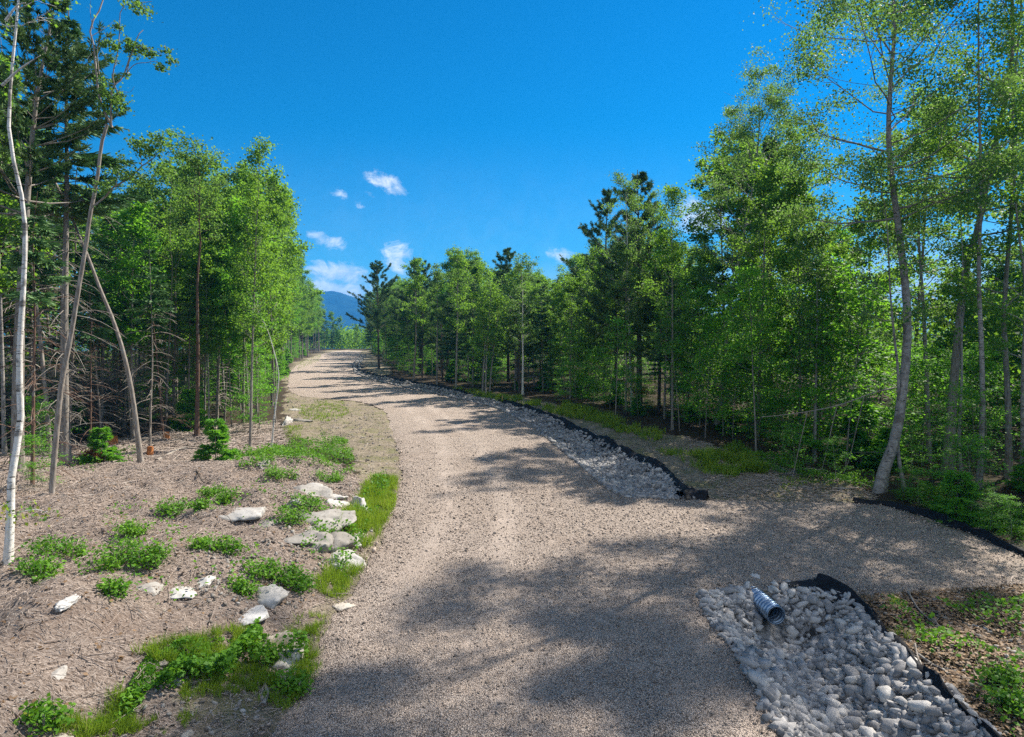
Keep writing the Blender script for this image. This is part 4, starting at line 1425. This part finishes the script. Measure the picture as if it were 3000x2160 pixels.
# ------------------------------------------------------------------ rocks, stumps, plants, grass, litter
def rock(px, py, wpx, hpx, lab, mat='granite', flat_=.55, seed=0, name='granite_rock', tall=None, rz=None):
    rng = np.random.default_rng(seed + int(px) * 3 + int(py))
    c = ground_at(px, py + hpx * .25)
    k = .3413 / F * c[1]
    v, f = stone_shape(rng, 4, 1.0, 1.0, .0)
    w = wpx * k * .62
    dep = max(w * .6, hpx * k * 1.1)
    ht = tall if tall else max(.08, hpx * k * flat_ * .85)
    v = v * np.array([w, dep, ht]) / np.abs(v).max(0)
    nn = fbm(v[:, 0] * 4 / w + seed, v[:, 1] * 4 / w + v[:, 2] * 3, 3, 5 + seed)
    v = v * (1 + .13 * nn)[:, None] + .05 * ht * vnoise(v[:, 0] * 9 / w, v[:, 1] * 9 / w + v[:, 2] * 7, 3)[:, None]
    a = rng.uniform(-.35, .35) if rz is None else rz
    ca, sa = math.cos(a), math.sin(a)
    v = v @ np.array([[ca, sa, 0], [-sa, ca, 0], [0, 0, 1]])
    m = MB()
    m.add(v, f)
    o = m.build(name, M[mat])
    o.location = c + [0, 0, -ht * .42]
    return tag(o, lab, 'rock')


rock(910, 1427, 140, 74, 'broad white ledge rock at the top of the outcrop', seed=1)
rock(968, 1448, 74, 40, 'pale ledge block touching the broad white ledge rock', seed=2)
rock(715, 1502, 140, 66, 'flat pale ledge showing through the mulch left of the outcrop', flat_=.4, seed=3)
rock(783, 1520, 60, 36, 'small rounded ledge beside the flat pale ledge', seed=4)
rock(862, 1478, 50, 34, 'small grey ledge left of the leafy weed on the outcrop', seed=5)
rock(940, 1490, 185, 84, 'broad low ledge in the heart of the outcrop', flat_=.45, seed=61)
rock(1030, 1545, 90, 80, 'leaning grey ledge face close to the roadside grass', flat_=.7, seed=62)
rock(850, 1560, 130, 50, 'mulch covered low ledge left of the white faced boulder', flat_=.3, seed=63)
rock(520, 1720, 140, 50, 'half buried ledge left of the lower mound weeds', flat_=.3, seed=64)
rock(990, 1466, 60, 52, 'upright grey block in the middle of the outcrop', flat_=.8, seed=6)
rock(1048, 1470, 74, 74, 'tall corner block of the outcrop beside the roadside grass', flat_=.75, seed=7)
rock(1008, 1500, 60, 40, 'low pinkish block under the corner block', seed=8)
rock(915, 1530, 110, 60, 'slanting pale slab below the leafy weed on the outcrop', flat_=.7, seed=9)
rock(900, 1572, 110, 72, 'white faced boulder in the lower part of the outcrop', flat_=.8, seed=10)
rock(975, 1560, 110, 90, 'large lichen spotted boulder facing the road', flat_=.75, seed=11)
rock(985, 1615, 130, 70, 'rough grey boulder at the foot of the outcrop', flat_=.5, seed=12)
rock(590, 1695, 120, 60, 'weathered low boulder in the middle of the mulched mound', flat_=.5, seed=13)
rock(420, 1705, 90, 46, 'flat grey ledge left of the weathered boulder', flat_=.35, seed=14)
rock(782, 1735, 110, 76, 'squarish pale boulder above the sloping bare rock', flat_=.65, seed=15)
rock(735, 1785, 150, 60, 'sloping bare rock below the squarish boulder', flat_=.3, seed=16)
rock(832, 1885, 120, 92, 'cream split slab propped at the gravel edge', 'slab', .5, 17, rz=.5)
rock(786, 1876, 40, 96, 'thin cream shard leaning on the split slab', 'slab', .7, 18, rz=-.45)
rock(518, 1965, 64, 40, 'yellowish rounded stone in the grass strip', 'slab', .7, 19)
rock(202, 1800, 40, 60, 'small flat pale stone above the other in the mulch', 'granite', .14, 20, rz=.1)
rock(160, 1935, 66, 90, 'pale flat stone lying in the mulch below the smaller one', 'granite', .12, 21, rz=.2)
rock(165, 2142, 64, 36, 'brown grey stone at the lower edge of the mulch', 'slab', .6, 22)
rock(545, 2145, 34, 28, 'small tan stone on the bare dirt by the grass strip', 'slab', .7, 23)
rock(772, 1358, 38, 30, 'white stone sitting in the green weeds', 'granite', .8, 24)
rock(1010, 1768, 66, 34, 'long pale stone at the gravel edge under the grass clump', 'slab', .5, 25, rz=.7)
rock(838, 1232, 26, 44, 'upright pale standing stone beside the bowed birch', 'granite', 1.0, 26, tall=.75)
rock(880, 1225, 60, 20, 'low stone ledge beside the upright standing stone', 'granite', .6, 27)
rock(860, 1198, 56, 16, 'small ledge behind the upright standing stone', 'granite', .6, 28)
rock(2815, 1745, 26, 16, 'bluish stone at the gravel edge of the side driveway', 'riprap', .9, 29)
rock(2845, 1832, 32, 20, 'bluish stone on the leaf litter beside the grass tuft', 'riprap', .9, 30)
rock(2885, 1842, 24, 18, 'smaller bluish stone next to the one by the grass tuft', 'riprap', .9, 31)
rock(475, 1930, 40, 24, 'greenish flat stone left of the yellowish stone', 'slab', .4, 32)
for i, (x, y, s, lab) in enumerate(((2215, 1690, 30, 'upright grey stone above the left side of the culvert'), (2270, 1752, 44, 'dark flat stone leaning on the culvert'), (2318, 1760, 36, 'blue grey stone right of the culvert'),
                                    (2185, 1780, 36, 'broad grey stone left of the culvert'), (2218, 1812, 30, 'purple grey stone under the culvert'), (2170, 1740, 30, 'small block at the corner of road and ditch'))):
    rock(x, y, s, s * .8, lab, 'riprap', .8, 50 + i)


def stump(px, py, wpx, lab, h=.32):
    c = ground_at(px, py)
    k = .3413 / F * c[1]
    r = wpx * k * .5
    rng = np.random.default_rng(int(px))
    t = thing('tree_stump', lab, 'stump', c)
    m = MB()
    m.tube([[0, 0, -.1], [0, 0, .06], [0.01, 0, h * .6], [.02, 0, h]], [r * 1.35, r * 1.05, r * .95, r * .92], 12)
    m.build('stump_side', M['cut'], t)
    m = MB()
    a = np.arange(12) / 12 * 6.283
    m.add(np.vstack([np.stack([np.cos(a) * r * .9 + .02, np.sin(a) * r * .9, h + .012 + .02 * rng.random(12)], 1), [[.02, 0, h + .03]]]), [[q, (q + 1) % 12, 12] for q in range(12)])
    m.build('cut_face', M['cut'], t)


stump(332, 1305, 24, 'bright orange cut stump behind the red brush pile', .42)
stump(487, 1285, 18, 'orange cut stump beside the dark pine trunk')
stump(440, 1336, 18, 'orange splintered stump at the foot of the broken birch')
stump(281, 1312, 14, 'low reddish stump under the dry fir twigs')


def stick(px, r, lab, name='fallen_branch', mat='dead', lift=.06, twigs=3, cat='branch'):
    P = []
    for x, y in px:
        g_ = ground_at(x, y)
        P.append(g_ + [0, 0, lift])
    rng = np.random.default_rng(int(px[0][0] + px[0][1]))
    m = MB()
    Q = resample(P, 14)
    m.tube(Q, np.linspace(r, r * .45, 14), 6)
    L = np.linalg.norm(Q[-1] - Q[0])
    for k in range(twigs):
        i = rng.integers(5, 13)
        m.tube(limb(Q[i], rng.uniform(0, 6.28), .25, L * .18, rng, 4, -.2), np.linspace(r * .4, r * .2, 4), 4)
    tag(m.build(name, M[mat], smooth=True), lab, cat)


stick([(395, 1455), (430, 1425), (475, 1390), (500, 1378)], .018, 'long thin dark stick lying across the top of the mulched mound', mat='dark', lift=.03)
stick([(575, 1390), (600, 1398), (630, 1405), (660, 1415)], .022, 'dark bent branch on the mulch near the green weeds', mat='dark', lift=.04)
stick([(640, 1455), (680, 1452), (735, 1452)], .02, 'dark branch beside the small weeds above the pale ledge', mat='dark', lift=.05)
stick([(460, 1358), (500, 1335), (535, 1318), (555, 1318)], .10, 'grey weathered log at the edge of the woodland', name='fallen_log', lift=.1, cat='log')
stick([(40, 1560), (110, 1530), (190, 1515), (225, 1500)], .012, 'thin twig across the mulch beside the white birch', mat='dark', lift=.06)
stick([(500, 1880), (540, 1910), (565, 1935)], .014, 'dark twig sticking out of the grass strip', mat='dark', lift=.08)
stick([(2660, 1740), (2690, 1790), (2730, 1830), (2775, 1852)], .02, 'long pale stick lying on the shaded leaf litter', lift=.05)
stick([(2440, 1432), (2490, 1430), (2550, 1424), (2590, 1428)], .03, 'pale fallen branch on the bank before the big curved aspen', lift=.06)
stick([(1660, 1152), (1675, 1135), (1700, 1140), (1720, 1160)], .03, 'arched pale branch bent over the far grassy bank', lift=.35)
stick([(770, 2075), (785, 2040), (775, 2010), (790, 1990)], .035, 'white weathered root at the gravel edge by the grass strip', lift=.05)
stick([(0, 1660), (25, 1635), (50, 1612), (75, 1605)], .03, 'bent root at the foot of the white birch', mat='dead', lift=.05)
stick([(2690, 1930), (2730, 1955), (2760, 1970)], .025, 'broken pale stick beside the black fabric edge', lift=.06)
stick([(2680, 1905), (2690, 1950), (2705, 1975)], .018, 'thin stick leaning across the black fabric edge', lift=.12)
# the long arched dead sapling in front of the forest
b_ = ground_at(2620, 1405)
m = MB()
Q = resample([depth_pt(x, y, b_[1] - d_) for x, y, d_ in ((2628, 1135, 0), (2560, 1150, .2), (2480, 1180, .4), (2400, 1200, .5), (2300, 1215, .6), (2230, 1222, .6))], 20)
m.tube(Q, np.linspace(.028, .01, 20), 6)
for i in (5, 9, 13):
    m.tube(resample([Q[i], Q[i] + [-.25, 0, -1.2], Q[i] + [-.5, .1, -2.6], Q[i] + [-.9, .1, -3.3]], 8), np.linspace(.014, .007, 8), 5)
tag(m.build('dead_limb', M['dead'], smooth=True), 'long bare arched limb reaching out from the big curved aspen', 'branch')


def leafy(px, py, wpx, lab, seed, dens=1.0, mat='weed', group=None, h=.5, name='leafy_weed', ls=.075):
    c = ground_at(px, py)
    k = .3413 / F * c[1]
    w = max(.14, wpx * k * .5)
    rng = np.random.default_rng(seed)
    t = thing(name, lab, 'plant', c, group)
    W, C = MB(), MB()
    n = int(10 + 26 * w * dens)
    for i in range(n):
        a, r = rng.uniform(0, 6.28), w * math.sqrt(rng.random())
        p0 = np.array([math.cos(a) * r * .75, math.sin(a) * r * .75, 0])
        p0[2] = tz(c[0] + p0[0], c[1] + p0[1]) - c[2]
        hh = h * rng.uniform(.4, 1.0) * min(1, .35 + w)
        tip = p0 + [math.cos(a) * r * .35, math.sin(a) * r * .35, hh]
        P = resample([p0, (p0 + tip) / 2 + [0, 0, hh * .12], tip], 5)
        W.tube(P, .006, 4, cap=False)
        m_ = int(30 * dens)
        u = rng.uniform(.3, 1.05, m_)
        q = p0 + (tip - p0) * u[:, None] + rng.normal(size=(m_, 3)) * [.09, .09, .045]
        C.leaves(q, ls, rng, 1.0, np.clip(rng.uniform(.1, .7) + rng.normal(size=m_) * .15, 0, 1), .32)
    W.build('stem', M['twig'], t)
    C.build('leaves', M[mat], t)
    return t


WEEDS = [(190, 1632, 160, 'wide leafy weed clump nearest the white birch'), (122, 1690, 100, 'yellowish weed clump below the birch side clump'), (330, 1662, 165, 'large dark green weed clump in the middle of the mulch'),
         (444, 1632, 90, 'leafy weed at the right end of the large dark clump'), (388, 1566, 62, 'single upright weed above the large dark clump'), (506, 1514, 72, 'round weed alone high on the mulched mound'),
         (587, 1494, 26, 'tiny weed sprout beside the round weed'), (624, 1454, 60, 'yellow green weed near the dark branch'), (668, 1462, 50, 'low weed just right of the yellow green weed'),
         (652, 1622, 108, 'dense round bright weed on the lower mound'), (582, 1608, 44, 'small weed left of the dense round weed'), (335, 1730, 40, 'little yellow weed below the large dark clump'),
         (714, 1736, 50, 'upright weed leaning on the squarish boulder'), (768, 1684, 90, 'spreading weed above the squarish boulder'), (855, 1684, 76, 'bright weed between boulders and roadside grass'),
         (884, 1726, 60, 'weed below the bright one near the roadside grass'), (900, 1488, 86, 'tall weed growing in the middle of the outcrop'), (852, 1524, 72, 'weed in the hollow below the outcrop weed'),
         (125, 2068, 74, 'bright weed in the lower corner of the mulch'), (930, 1578, 26, 'little sprout on the white faced boulder'), (965, 1415, 70, 'weed along the top of the outcrop'), (820, 1402, 80, 'flat weed above the broad white ledge'),
         (2962, 2075, 80, 'green sprig on the leaf litter by the picture corner ditch'), (2930, 1995, 50, 'small green sprig on the leaf litter above the other sprig'), (860, 2030, 90, 'dark green weed at the gravel edge of the grass strip')]
for i, (x, y, w, lab) in enumerate(WEEDS):
    leafy(x, y, w, lab, 600 + i, 1.15)
# young firs and saplings seen one by one
for i, (x, y, hpx, kind, lab) in enumerate((
        (632, 1352, 130, 'fir', 'bushy young fir at the edge of the mulched mound'), (2690, 1492, 110, 'under', 'young feathery sapling behind the fabric strip of the side driveway'), (2800, 1522, 150, 'fir', 'layered young fir under the tall poplar'),
        (2900, 1562, 120, 'under', 'yellow green low sapling near the forest corner'), (2846, 1525, 230, 'under', 'thin stemmed sapling over the young firs'), (2965, 1588, 130, 'under', 'low bright sapling at the forest corner'),
        (2650, 1462, 90, 'under', 'small leafy sapling right beside the curved aspen base'), (1660, 1190, 120, 'under', 'bright sapling on the far grassy bank'), (1870, 1225, 110, 'under', 'leafy sapling beside the drooping sapling'),
        (2330, 1400, 150, 'under', 'bushy maple sapling left of the curved aspen'), (2450, 1420, 130, 'under', 'low maple sapling before the arched limb'), (125, 1430, 150, 'under', 'yellow green maple sapling at the foot of the forked birch'),
        (300, 1350, 110, 'fir', 'drooping fir over the red brush pile'))):
    c = ground_at(x, y)
    H = hpx * .3413 / F * c[1]
    put(kind, c[0], c[1], H, lab, None)
    occ.append((c[0], c[1]))


def grass(name, areas, lab, seed, hmin, hmax, mat='grass', bare=-.42):
    rng = np.random.default_rng(seed)
    C = MB()
    for poly, n, hs in areas:
        A = np.array([ground_at(*p)[:2] for p in poly])
        q = sample_in(A, n, rng, -.15)
        q = q + rng.normal(size=q.shape) * .06
        k = vnoise(q[:, 0] * 2.1, q[:, 1] * 2.1, seed) + .5 * vnoise(q[:, 0] * 6, q[:, 1] * 6, seed + 1) > bare
        if bare > -.3:
            k &= vnoise(q[:, 0] * .55, q[:, 1] * .55, seed + 31) > -.12
        q = q[k]
        z = terrain(q[:, 0], q[:, 1])
        N = len(q)
        h = hs * rng.uniform(hmin, hmax, N) * (1 + .35 * vnoise(q[:, 0] * 1.3, q[:, 1] * 1.3, seed + 4))
        d = rng.normal(size=(N, 3)) * .42
        d[:, 2] = 1
        d *= (h / np.linalg.norm(d, axis=1))[:, None]
        sz = .0045 * np.clip(q[:, 1] / 10, 1, 4)
        tv = np.clip(.45 + .3 * vnoise(q[:, 0] * 1.7, q[:, 1] * 1.7, seed + 7) + rng.normal(size=N) * .18, 0, 1)
        tuft = vnoise(q[:, 0] * 9, q[:, 1] * 9, seed + 20) > -.15
        C.blades(np.column_stack([q, z - .01])[tuft], d[tuft], sz[tuft], rng, tv[tuft])
    tag(C.build(name, M[mat]), lab, kind='stuff')


grass('grass', [([(1095, 1408), (1150, 1412), (1140, 1470), (1110, 1560), (1060, 1600), (1020, 1590), (1010, 1530), (1060, 1490)], 15000, 1.6),
                ([(985, 1640), (1040, 1640), (1030, 1700), (1000, 1755), (955, 1750), (950, 1690)], 5000, 1.2),
                ([(870, 1830), (935, 1810), (930, 1850), (900, 1900), (870, 1880)], 2200, .9),
                ([(430, 1930), (640, 1870), (760, 1860), (770, 1930), (900, 1920), (910, 1980), (850, 2060), (760, 2010), (560, 2000), (420, 2060), (250, 2130), (160, 2160), (160, 2120), (330, 2030)], 30000, 1.0),
                ([(250, 2160), (330, 2080), (480, 2060), (560, 2100), (480, 2160)], 5000, .8)], 'bright green grass growing along the gravel edge and lower mound', 71, .08, .24)
grass('grass', [([(1330, 1142), (1600, 1182), (1800, 1238), (2000, 1290), (2150, 1330), (2240, 1390), (2100, 1395), (1950, 1330), (1800, 1262), (1600, 1202), (1440, 1168)], 34000, 1.5),
                ([(2040, 1330), (2180, 1330), (2245, 1385), (2120, 1400)], 12000, 2.0), ([(1640, 1190), (1800, 1225), (1830, 1260), (1680, 1225)], 12000, 2.2), ([(1380, 1150), (1470, 1165), (1470, 1175), (1390, 1160)], 1500, 1.6),
                ([(2580, 1810), (2640, 1840), (2655, 1875), (2610, 1850)], 1200, .9), ([(2490, 1745), (2600, 1745), (2620, 1790), (2540, 1790)], 700, .7), ([(2300, 1400), (2500, 1440), (2300, 1440)], 1500, .6)],
      'yellow green tufted grass on the bank behind the far ditch', 72, .10, .32, bare=-.2)
grass('grass', [([(890, 1180), (1000, 1178), (1020, 1210), (980, 1235), (900, 1230), (880, 1205)], 3500, 1.0), ([(840, 1250), (880, 1248), (870, 1290), (845, 1290)], 700, 1.0), ([(880, 1062), (940, 1040), (930, 1060), (870, 1085)], 1500, 1.5)],
      'short yellow green grass on the dirt shoulder of the road', 73, .08, .24)


def ground_cover():
    rng = np.random.default_rng(91)
    C = MB()
    for poly, n in (([(690, 1350), (780, 1320), (900, 1285), (1010, 1285), (1040, 1350), (1040, 1400), (970, 1395), (880, 1370), (780, 1375), (700, 1380)], 15000),
                    ([(2620, 1462), (3000, 1600), (3000, 1520), (2700, 1420)], 6500), ([(2560, 1780), (2700, 1760), (3000, 1760), (3000, 2160), (2960, 2160), (2760, 1960)], 1500), ([(2100, 1300), (2560, 1400), (2560, 1440), (2250, 1390)], 7000), ([(430, 1930), (640, 1870), (760, 1860), (770, 1930), (900, 1920), (910, 1980), (850, 2060), (760, 2010), (560, 2000), (420, 2060), (250, 2130), (330, 2030)], 5000), ([(980, 1640), (1100, 1410), (1150, 1420), (1060, 1600), (1000, 1750)], 1500), ([(60, 1380), (400, 1320), (410, 1350), (80, 1410)], 900),
                    ([(900, 1500), (1050, 1520), (1040, 1660), (850, 1640)], 700), ([(300, 1500), (900, 1450), (850, 1750), (300, 1800)], 900)):
        A = np.array([ground_at(*p)[:2] for p in poly])
        q = sample_in(A, n, rng)
        k = vnoise(q[:, 0] * 1.4, q[:, 1] * 1.4, 5) + .5 * vnoise(q[:, 0] * 4, q[:, 1] * 4, 6) > -.2
        q = q[k]
        h = np.abs(.16 + .20 * vnoise(q[:, 0] * 1.9, q[:, 1] * 1.9, 15)) * rng.random(len(q)) ** .5 * 1.6
        z = terrain(q[:, 0], q[:, 1]) + h
        C.leaves(np.column_stack([q, z]), .085, rng, .9, np.clip(.3 + .3 * vnoise(q[:, 0] * 2, q[:, 1] * 2, 8) + rng.normal(size=len(q)) * .15, 0, .9))
    tag(C.build('ground_cover', M['weed']), 'low leafy weeds covering patches of the mound and forest edge', kind='stuff')


ground_cover()


def litter():
    rng = np.random.default_rng(55)
    m = MB()
    def strew(poly, n, l0, l1, r0, r1, main=None, spread=1.2):
        q = sample_in(poly, n, rng)
        q = q[in_view(q[:, 0], q[:, 1], .5, 1.08)]
        q = q[sdist(ROAD, q[:, 0], q[:, 1]) > .05]
        n = len(q)
        z = terrain(q[:, 0], q[:, 1])
        L = rng.uniform(l0, l1, n) * rng.uniform(.4, 1, n)
        a = rng.normal(.55, spread, n)
        dx, dy = np.cos(a) * L, np.sin(a) * L
        z1 = terrain(q[:, 0] + dx, q[:, 1] + dy)
        d = np.stack([dx, dy, z1 - z + rng.normal(size=n) * L * .10], 1)
        b = np.column_stack([q, z + rng.uniform(.0, .04, n)])
        s = np.stack([-dy, dx, np.zeros(n)], 1) / L[:, None]
        r = rng.uniform(r0, r1, n) * np.clip(q[:, 1] / 12, .8, 2.2)
        up = np.array([0, 0, 1.0])
        V = np.stack([b + s * r[:, None], b - s * r[:, None], b + up * (r * 1.5)[:, None],
                      b + d + s * (r * .6)[:, None], b + d - s * (r * .6)[:, None], b + d + up * (r * .9)[:, None]], 1)
        f = np.array([[0, 3, 5, 2], [2, 5, 4, 1], [1, 4, 3, 0]])
        m.add(V.reshape(-1, 3), (np.arange(n)[:, None, None] * 6 + f[None]).reshape(-1, 4), np.repeat(rng.random(n), 6))
    strew(MULCH, 60000, .03, .13, .004, .009, spread=2.0)
    strew(MULCH, 9000, .1, .35, .003, .007, spread=1.4)
    strew(MULCH, 1500, .3, .9, .005, .010)
    strew(flats([(2480, 1740), (3300, 1760), (3300, 2330), (3010, 2330), (2760, 2030), (2560, 1830)]), 1500, .06, .4, .003, .007, spread=1.6)
    strew(DIRT[0], 3500, .05, .2, .003, .006, spread=2)
    strew(flats([(0, 1400), (0, 1330), (400, 1280), (820, 1230), (840, 1310), (650, 1310), (380, 1350)]), 6000, .2, 1.1, .005, .011, spread=2)
    strew(flats([(2000, 1290), (2560, 1420), (2560, 1470), (2100, 1460)]), 2200, .1, .5, .004, .009)
    tag(m.build('brush_litter', M['twig']), 'dry chipped brush and twigs covering the mound and forest floor', kind='stuff')


litter()


def rubble():
    rng = np.random.default_rng(66)
    m = MB()
    pr = [hull_stone(rng, 11, .7, 1.3) for _ in range(8)]
    for poly, n, lo, hi in (([(840, 1400), (1060, 1420), (1090, 1560), (1010, 1700), (900, 1660), (820, 1540)], 900, .015, .06), ([(560, 1600), (900, 1600), (900, 1780), (600, 1800)], 700, .012, .05),
                            ([(840, 1170), (960, 1170), (1110, 1210), (1165, 1290), (1165, 1420), (1020, 1390), (980, 1290), (840, 1250)], 1300, .02, .06), ([(430, 1960), (860, 1860), (900, 1960), (760, 2160), (300, 2160)], 500, .012, .045),
                            ([(2060, 1460), (2540, 1445), (2300, 1390), (1950, 1290), (1760, 1250), (1850, 1310)], 900, .015, .05), ([(2560, 1770), (3000, 1720), (3000, 2160), (2950, 2160), (2700, 1930)], 350, .015, .06)):
        A = np.array([ground_at(*q)[:2] for q in poly])
        P = sample_in(A, n, rng)
        Z_ = terrain(P[:, 0], P[:, 1])
        for (x, y), z in zip(P, Z_):
            v, f = pr[rng.integers(0, 8)]
            s_ = lo + (hi - lo) * rng.random() ** 2.2
            m.add(v * s_ @ rotm(rng).T + [x, y, z + s_ * .2], f, rng.random())
    tag(m.build('rubble', M['granite']), 'small broken stones strewn over the outcrop and verges', kind='stuff')


def fallen_leaves():
    rng = np.random.default_rng(67)
    m = MB()
    for poly, n in (([(2480, 1745), (3000, 1715), (3000, 2160), (2940, 2160), (2740, 2010), (2560, 1830)], 7000), ([(0, 1400), (0, 1330), (420, 1285), (820, 1240), (830, 1310), (400, 1350)], 2500),
                    ([(2000, 1290), (2560, 1420), (2560, 1470), (2100, 1460)], 1800), ([(0, 1420), (1050, 1420), (900, 1900), (0, 2160)], 1600)):
        A = np.array([ground_at(*q)[:2] for q in poly])
        P = sample_in(A, n, rng)
        z = terrain(P[:, 0], P[:, 1]) + rng.uniform(.005, .04, n)
        m.leaves(np.column_stack([P, z]), .075, rng, 2.2, rng.random(n))
    tag(m.build('leaf_litter', M['litter']), 'brown fallen leaves scattered on the forest floor', kind='stuff')


rubble()
fallen_leaves()


def red_brush():
    rng = np.random.default_rng(14)
    for (x, y, w, lab) in ((275, 1352, 70, 'rust red heap of dead fir brush behind the mound'), (1868, 1180, 60, 'brown dead bough hanging beside the drooping sapling')):
        c = ground_at(x, y)
        k = .3413 / F * c[1]
        r = w * k * .5
        m = MB()
        n = 1100
        p = np.clip(rng.normal(size=(n, 3)), -1.7, 1.7) * [r * .5, r * .4, .14] + c + [0, 0, .2 if y > 1200 else 1.0]
        d = rng.normal(size=(n, 3)) * .12
        m.blades(p, d, .02, rng, rng.random(n))
        tag(m.build('dead_brush', M['dry']), lab, 'brush')


red_brush()


def stake(px, py, hpx, lab):
    c = ground_at(px, py)
    h = hpx * .3413 / F * c[1]
    w = .03
    m = MB()
    v = [[sx * w, sy * w * .6, z] for z in (-.1, h) for sx, sy in ((-1, -1), (1, -1), (1, 1), (-1, 1))] + [[0, 0, h + .03]]
    m.add(v, [[0, 1, 5, 4], [1, 2, 6, 5], [2, 3, 7, 6], [3, 0, 4, 7]])
    m.add(v, [[4, 5, 8], [5, 6, 8], [6, 7, 8], [7, 4, 8]])
    o = m.build('survey_stake', M['stake'])
    o.location = c
    tag(o, lab, 'stake')


stake(1472, 1176, 20, 'small wooden survey stake standing on the grassy bank by the far ditch')

for k_, l_ in list(PROTO.items()):
    for t_, h_, u_ in l_:
        if not u_:
            for c_ in list(t_.children):
                bpy.data.objects.remove(c_)
            bpy.data.objects.remove(t_)

# ------------------------------------------------------------------ the air
hz = MB()
x0, x1, y0, y1, z0, z1 = -7000, 7000, -7000, 7000, -95, 290
hz.add([[x0, y0, z0], [x1, y0, z0], [x1, y1, z0], [x0, y1, z0], [x0, y0, z1], [x1, y0, z1], [x1, y1, z1], [x0, y1, z1]],
       [[3, 2, 1, 0], [4, 5, 6, 7], [0, 1, 5, 4], [1, 2, 6, 5], [2, 3, 7, 6], [3, 0, 4, 7]])
hm = bpy.data.materials.new('air')
hm.use_nodes = True
nt_ = hm.node_tree
nt_.nodes.clear()
pv = nd(nt_, 'ShaderNodeVolumePrincipled', {'Color': (.05, .40, 1.0, 1), 'Density': 0.00024, 'Anisotropy': 0.0})
ou = nd(nt_, 'ShaderNodeOutputMaterial')
nt_.links.new(pv.outputs[0], ou.inputs['Volume'])
tag(hz.build('haze', hm), 'thin blue air between the road and the far mountain', kind='stuff')
print('COUNTS', COUNT, len(bpy.data.objects))
